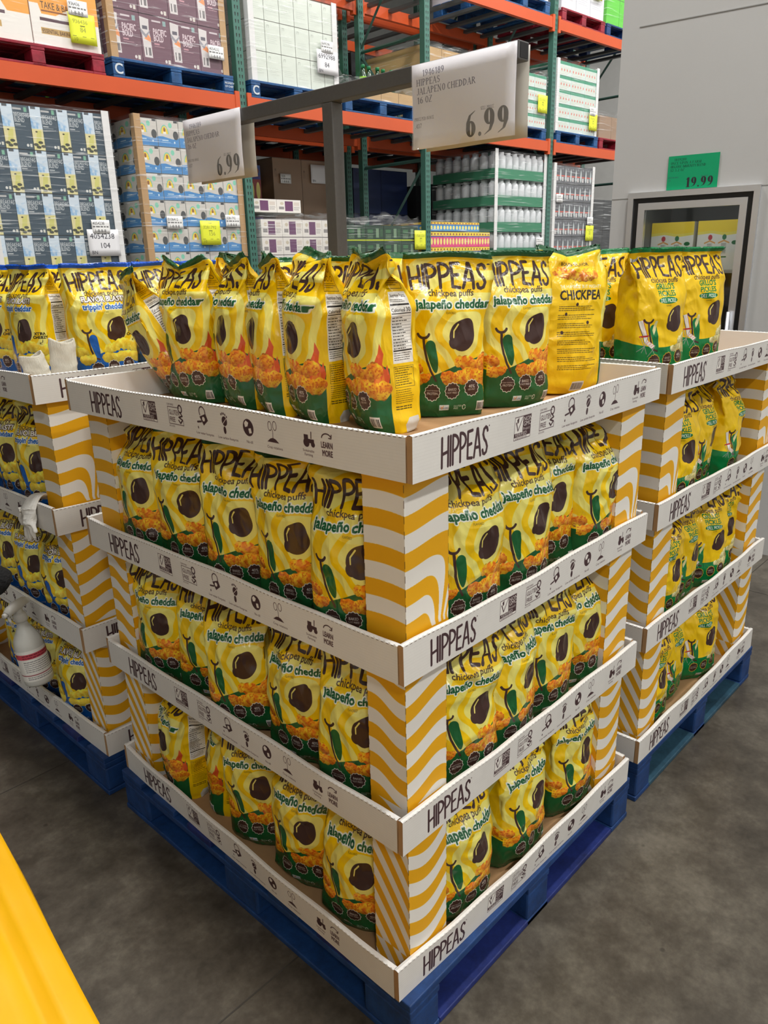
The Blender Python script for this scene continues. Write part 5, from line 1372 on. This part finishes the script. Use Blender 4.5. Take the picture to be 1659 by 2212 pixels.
# first beam level
def stencil(p, s, x, z, size, y=-.0015):
    cu = bpy.data.curves.new('st', 'FONT'); cu.body = s; cu.size = size; cu.offset = size * .02; ob = bpy.data.objects.new('st', cu); C.objects.link(ob); bpy.context.view_layer.update()
    me = bpy.data.meshes.new_from_object(ob.evaluated_get(bpy.context.evaluated_depsgraph_get())); bpy.data.objects.remove(ob); me.name = 'stencil_mark'; me.materials.clear(); me.materials.append(mat('stencil_white', (206, 214, 220), .6))
    o = bpy.data.objects.new('stencil_mark', me); link(o, p); o.rotation_euler = (PI / 2, 0, 0); o.location = (x, y, z); return o
rpallet(-.18, .0, 3.052, 1.0, 1.0, 'dark red pallet on the rack at upper left', mats=(REDW, REDW))
load(-.20, .82, Z1 + .002, 4.10, 'bakery', 2, 2, 'wrapped orange and white bakery cartons on the red pallet, upper left', tags=[('small', '936436', '', .66, 3.52), ('yellow', '936436', '84', .68, 3.44)])
pq = rpallet(.88, .0, 3.052, 1.10, 1.0, 'bright blue pallet under the plum coffee cartons on the rack'); stencil(pq, 'C', .015, .030, .10); stencil(pq, 'PROPERTY', 1.008, .075, .020); stencil(pq, 'OF CHEP', 1.010, .050, .020)
load(.90, 1.95, Z1 + .002, 4.22, 'pacific', 4, 3, 'wrapped plum cartons of pacific bold coffee on the rack', corners='kraft', tags=[('small', '4054232', '', 1.83, 3.40)])
pq = rpallet(2.16, .0, 3.052, 1.05, 1.0, 'blue pallet under the pale wrapped cartons right of upright'); stencil(pq, 'C', .015, .030, .10)
load(2.20, 3.20, Z1 + .002, 3.93, 'white', 6, 3, 'pale green-white cartons wrapped with white corner boards on the rack', corners='white', ny=2, tags=[('small', '0699298', '', 3.06, 3.62), ('big', '6992988', '84', 3.06, 3.54)])
rpallet(3.26, .0, 3.052, 1.04, 1.0, 'blue pallet under the half empty bottle load')
load(3.28, 4.28, Z1 + .002, 3.30, 'kraftc', 4, 1, 'open low trays with drinks under loose plastic on the rack', puff=.13)
gb_ = mat('dark_green_glass', (22, 60, 34), .2, coat=.3); gcap = mat('green_cap', (20, 120, 70), .4); glb = mat('yellow_label', (226, 180, 40), .5); gl2 = mat('lime_label', (140, 196, 50), .5)
for i in range(5):
    t = empty('drink_bottle', rp(3.62 + .10 * i, .12 + .02 * (i % 2), 3.302), RA, 'green capped drink bottle standing in the half empty load, %s from the left' % NTH[i], 'bottle', 'green capped bottles on the rack')
    MB().lathe([(.034, 0), (.036, .01), (.036, .13), (.020, .165), (.018, .19)], 14).build('bottle_body', gb_, t)
    MB().lathe([(.021, .188), (.021, .215), (.019, .218)], 12).build('cap', gcap, t)
    MB().lathe([(.0366, .04), (.0368, .045), (.0368, .105), (.0366, .11)], 14).build('paper_label', glb if i % 2 else gl2, t)
rpallet(4.54, .05, 3.052, 1.04, 1.0, 'blue pallet behind the nearer price card on the rack')
load(4.56, 5.56, Z1 + .002, 3.86, 'kraftc', 3, 2, 'open kraft carton load under glossy plastic behind nearer price card', puff=.05, d0=.20)
rpallet(5.64, .02, 3.052, 1.04, 1.0, 'blue pallet left of the third upright on the rack')
load(5.66, 6.66, Z1 + .002, 3.78, 'wg', 4, 4, 'wrapped green and white cartons left of the third upright', puff=.04, tags=[('yellow', '2210045', '40', 6.56, 3.56)])
rpallet(6.88, .0, 3.052, 1.0, 1.0, 'blue pallet below the tall white and green cartons')
load(6.88, 7.86, Z1 + .002, 4.00, 'wg', 3, 5, 'tall wrapped white and green cartons with white corner boards on rack', corners='white', tags=[('small', '1550021', '', 7.72, 3.54), ('yellow', '1550021', '60', 7.74, 3.46)])
rpallet(7.92, .0, 3.052, 1.0, 1.0, 'dark red pallet at the right end of first beam level', mats=(REDW, REDW))
load(7.93, 8.90, Z1 + .002, 3.48, 'brown', 3, 1, 'low wrapped brown cartons on the red pallet by the cooler wall', puff=.04)
# second beam level
for s, nm, k, mats_, zt in ((5.64, 'second beam level, left', 'white2', (RACKBLUE, RACKBLUE), 5.3), (6.90, 'second beam level, middle', 'white2', (REDW, REDW), 5.3), (7.95, 'second beam level, right', 'lime', (BLUEW, BLUEW), 5.2)):
    rpallet(s, .0, 4.422, 1.0, 1.0, 'pallet on the ' + nm, mats=mats_)
    load(s + .01, s + .99, Z2 + .002, zt, k, 3, 2, '%s wrapped cartons on the %s' % ({'white2': 'greyish white', 'lime': 'lime green'}[k], nm), tags=[('yellow', '%d' % (int(s * 1e5)), '36', s + .80, 4.98)] if k == 'white2' and s > 6 else [])
# rear rack loads, seen through the gaps
rear = [(-.2, 'kraftc', 2.5), (1.05, 'dark', 2.4), (2.20, 'multi', 2.7), (5.7, 'dark', 2.6), (6.95, 'dark', 2.4), (8.05, 'brown', 2.6)]
for s, k, zt in rear:
    rpallet(s, 1.36, 0, 1.0, 1.0, 'pallet on the rear rack floor, %s' % {-.2: 'at far left', 1.05: 'second from left', 2.2: 'left of the sign post', 5.7: 'behind the white bottles', 6.95: 'behind the grey cartons', 8.05: 'at far right'}[s])
    load(s, s + 1.0, Z0, zt, k, 3, 6, 'dim %s cartons in the rear rack seen through a gap, %s' % ({'kraftc': 'kraft', 'dark': 'black', 'multi': 'red and blue', 'brown': 'brown'}[k], ['far left', 'left', 'left of post', 'centre right', 'right', 'far right'][rear.index((s, k, zt))]), d0=1.38, wrap=False)
bc = load(3.34, 4.16, Z0, 2.79, 'brown', 2, 2, 'very large brown carton bin behind the sign post', d0=1.34, depth=.9, wrap=False, tags=[('small', '5520', '', 3.50, 2.62), ('big', '', '', 4.0, 2.74)])
rpallet(3.34, 1.34, 0, 1.0, 1.0, 'pallet under the big brown bin')
load(4.55, 5.50, Z0, 2.75, 'navy', 2, 5, 'navy blue carton stack behind the second upright', d0=1.34, wrap=False)
rpallet(4.53, 1.34, 0, 1.0, 1.0, 'pallet under the navy stack')
for s, k, zt, lab in ((-.1, 'white', 4.0, 'far left'), (1.1, 'lime', 3.9, 'left'), (2.3, 'white2', 4.1, 'left of the post'), (3.3, 'lime', 3.95, 'right of the post'), (4.6, 'dark', 4.0, 'behind nearer card'), (5.8, 'wg', 3.9, 'right of nearer card'), (7.0, 'white', 4.0, 'near the wall')):
    rpallet(s, 1.34, 3.052, 1.0, 1.0, 'pallet high in the rear rack, ' + lab)
    load(s, s + .98, Z1 + .002, zt, k, 3, 3, 'cartons high in the rear rack, ' + lab, d0=1.36, wrap=False)
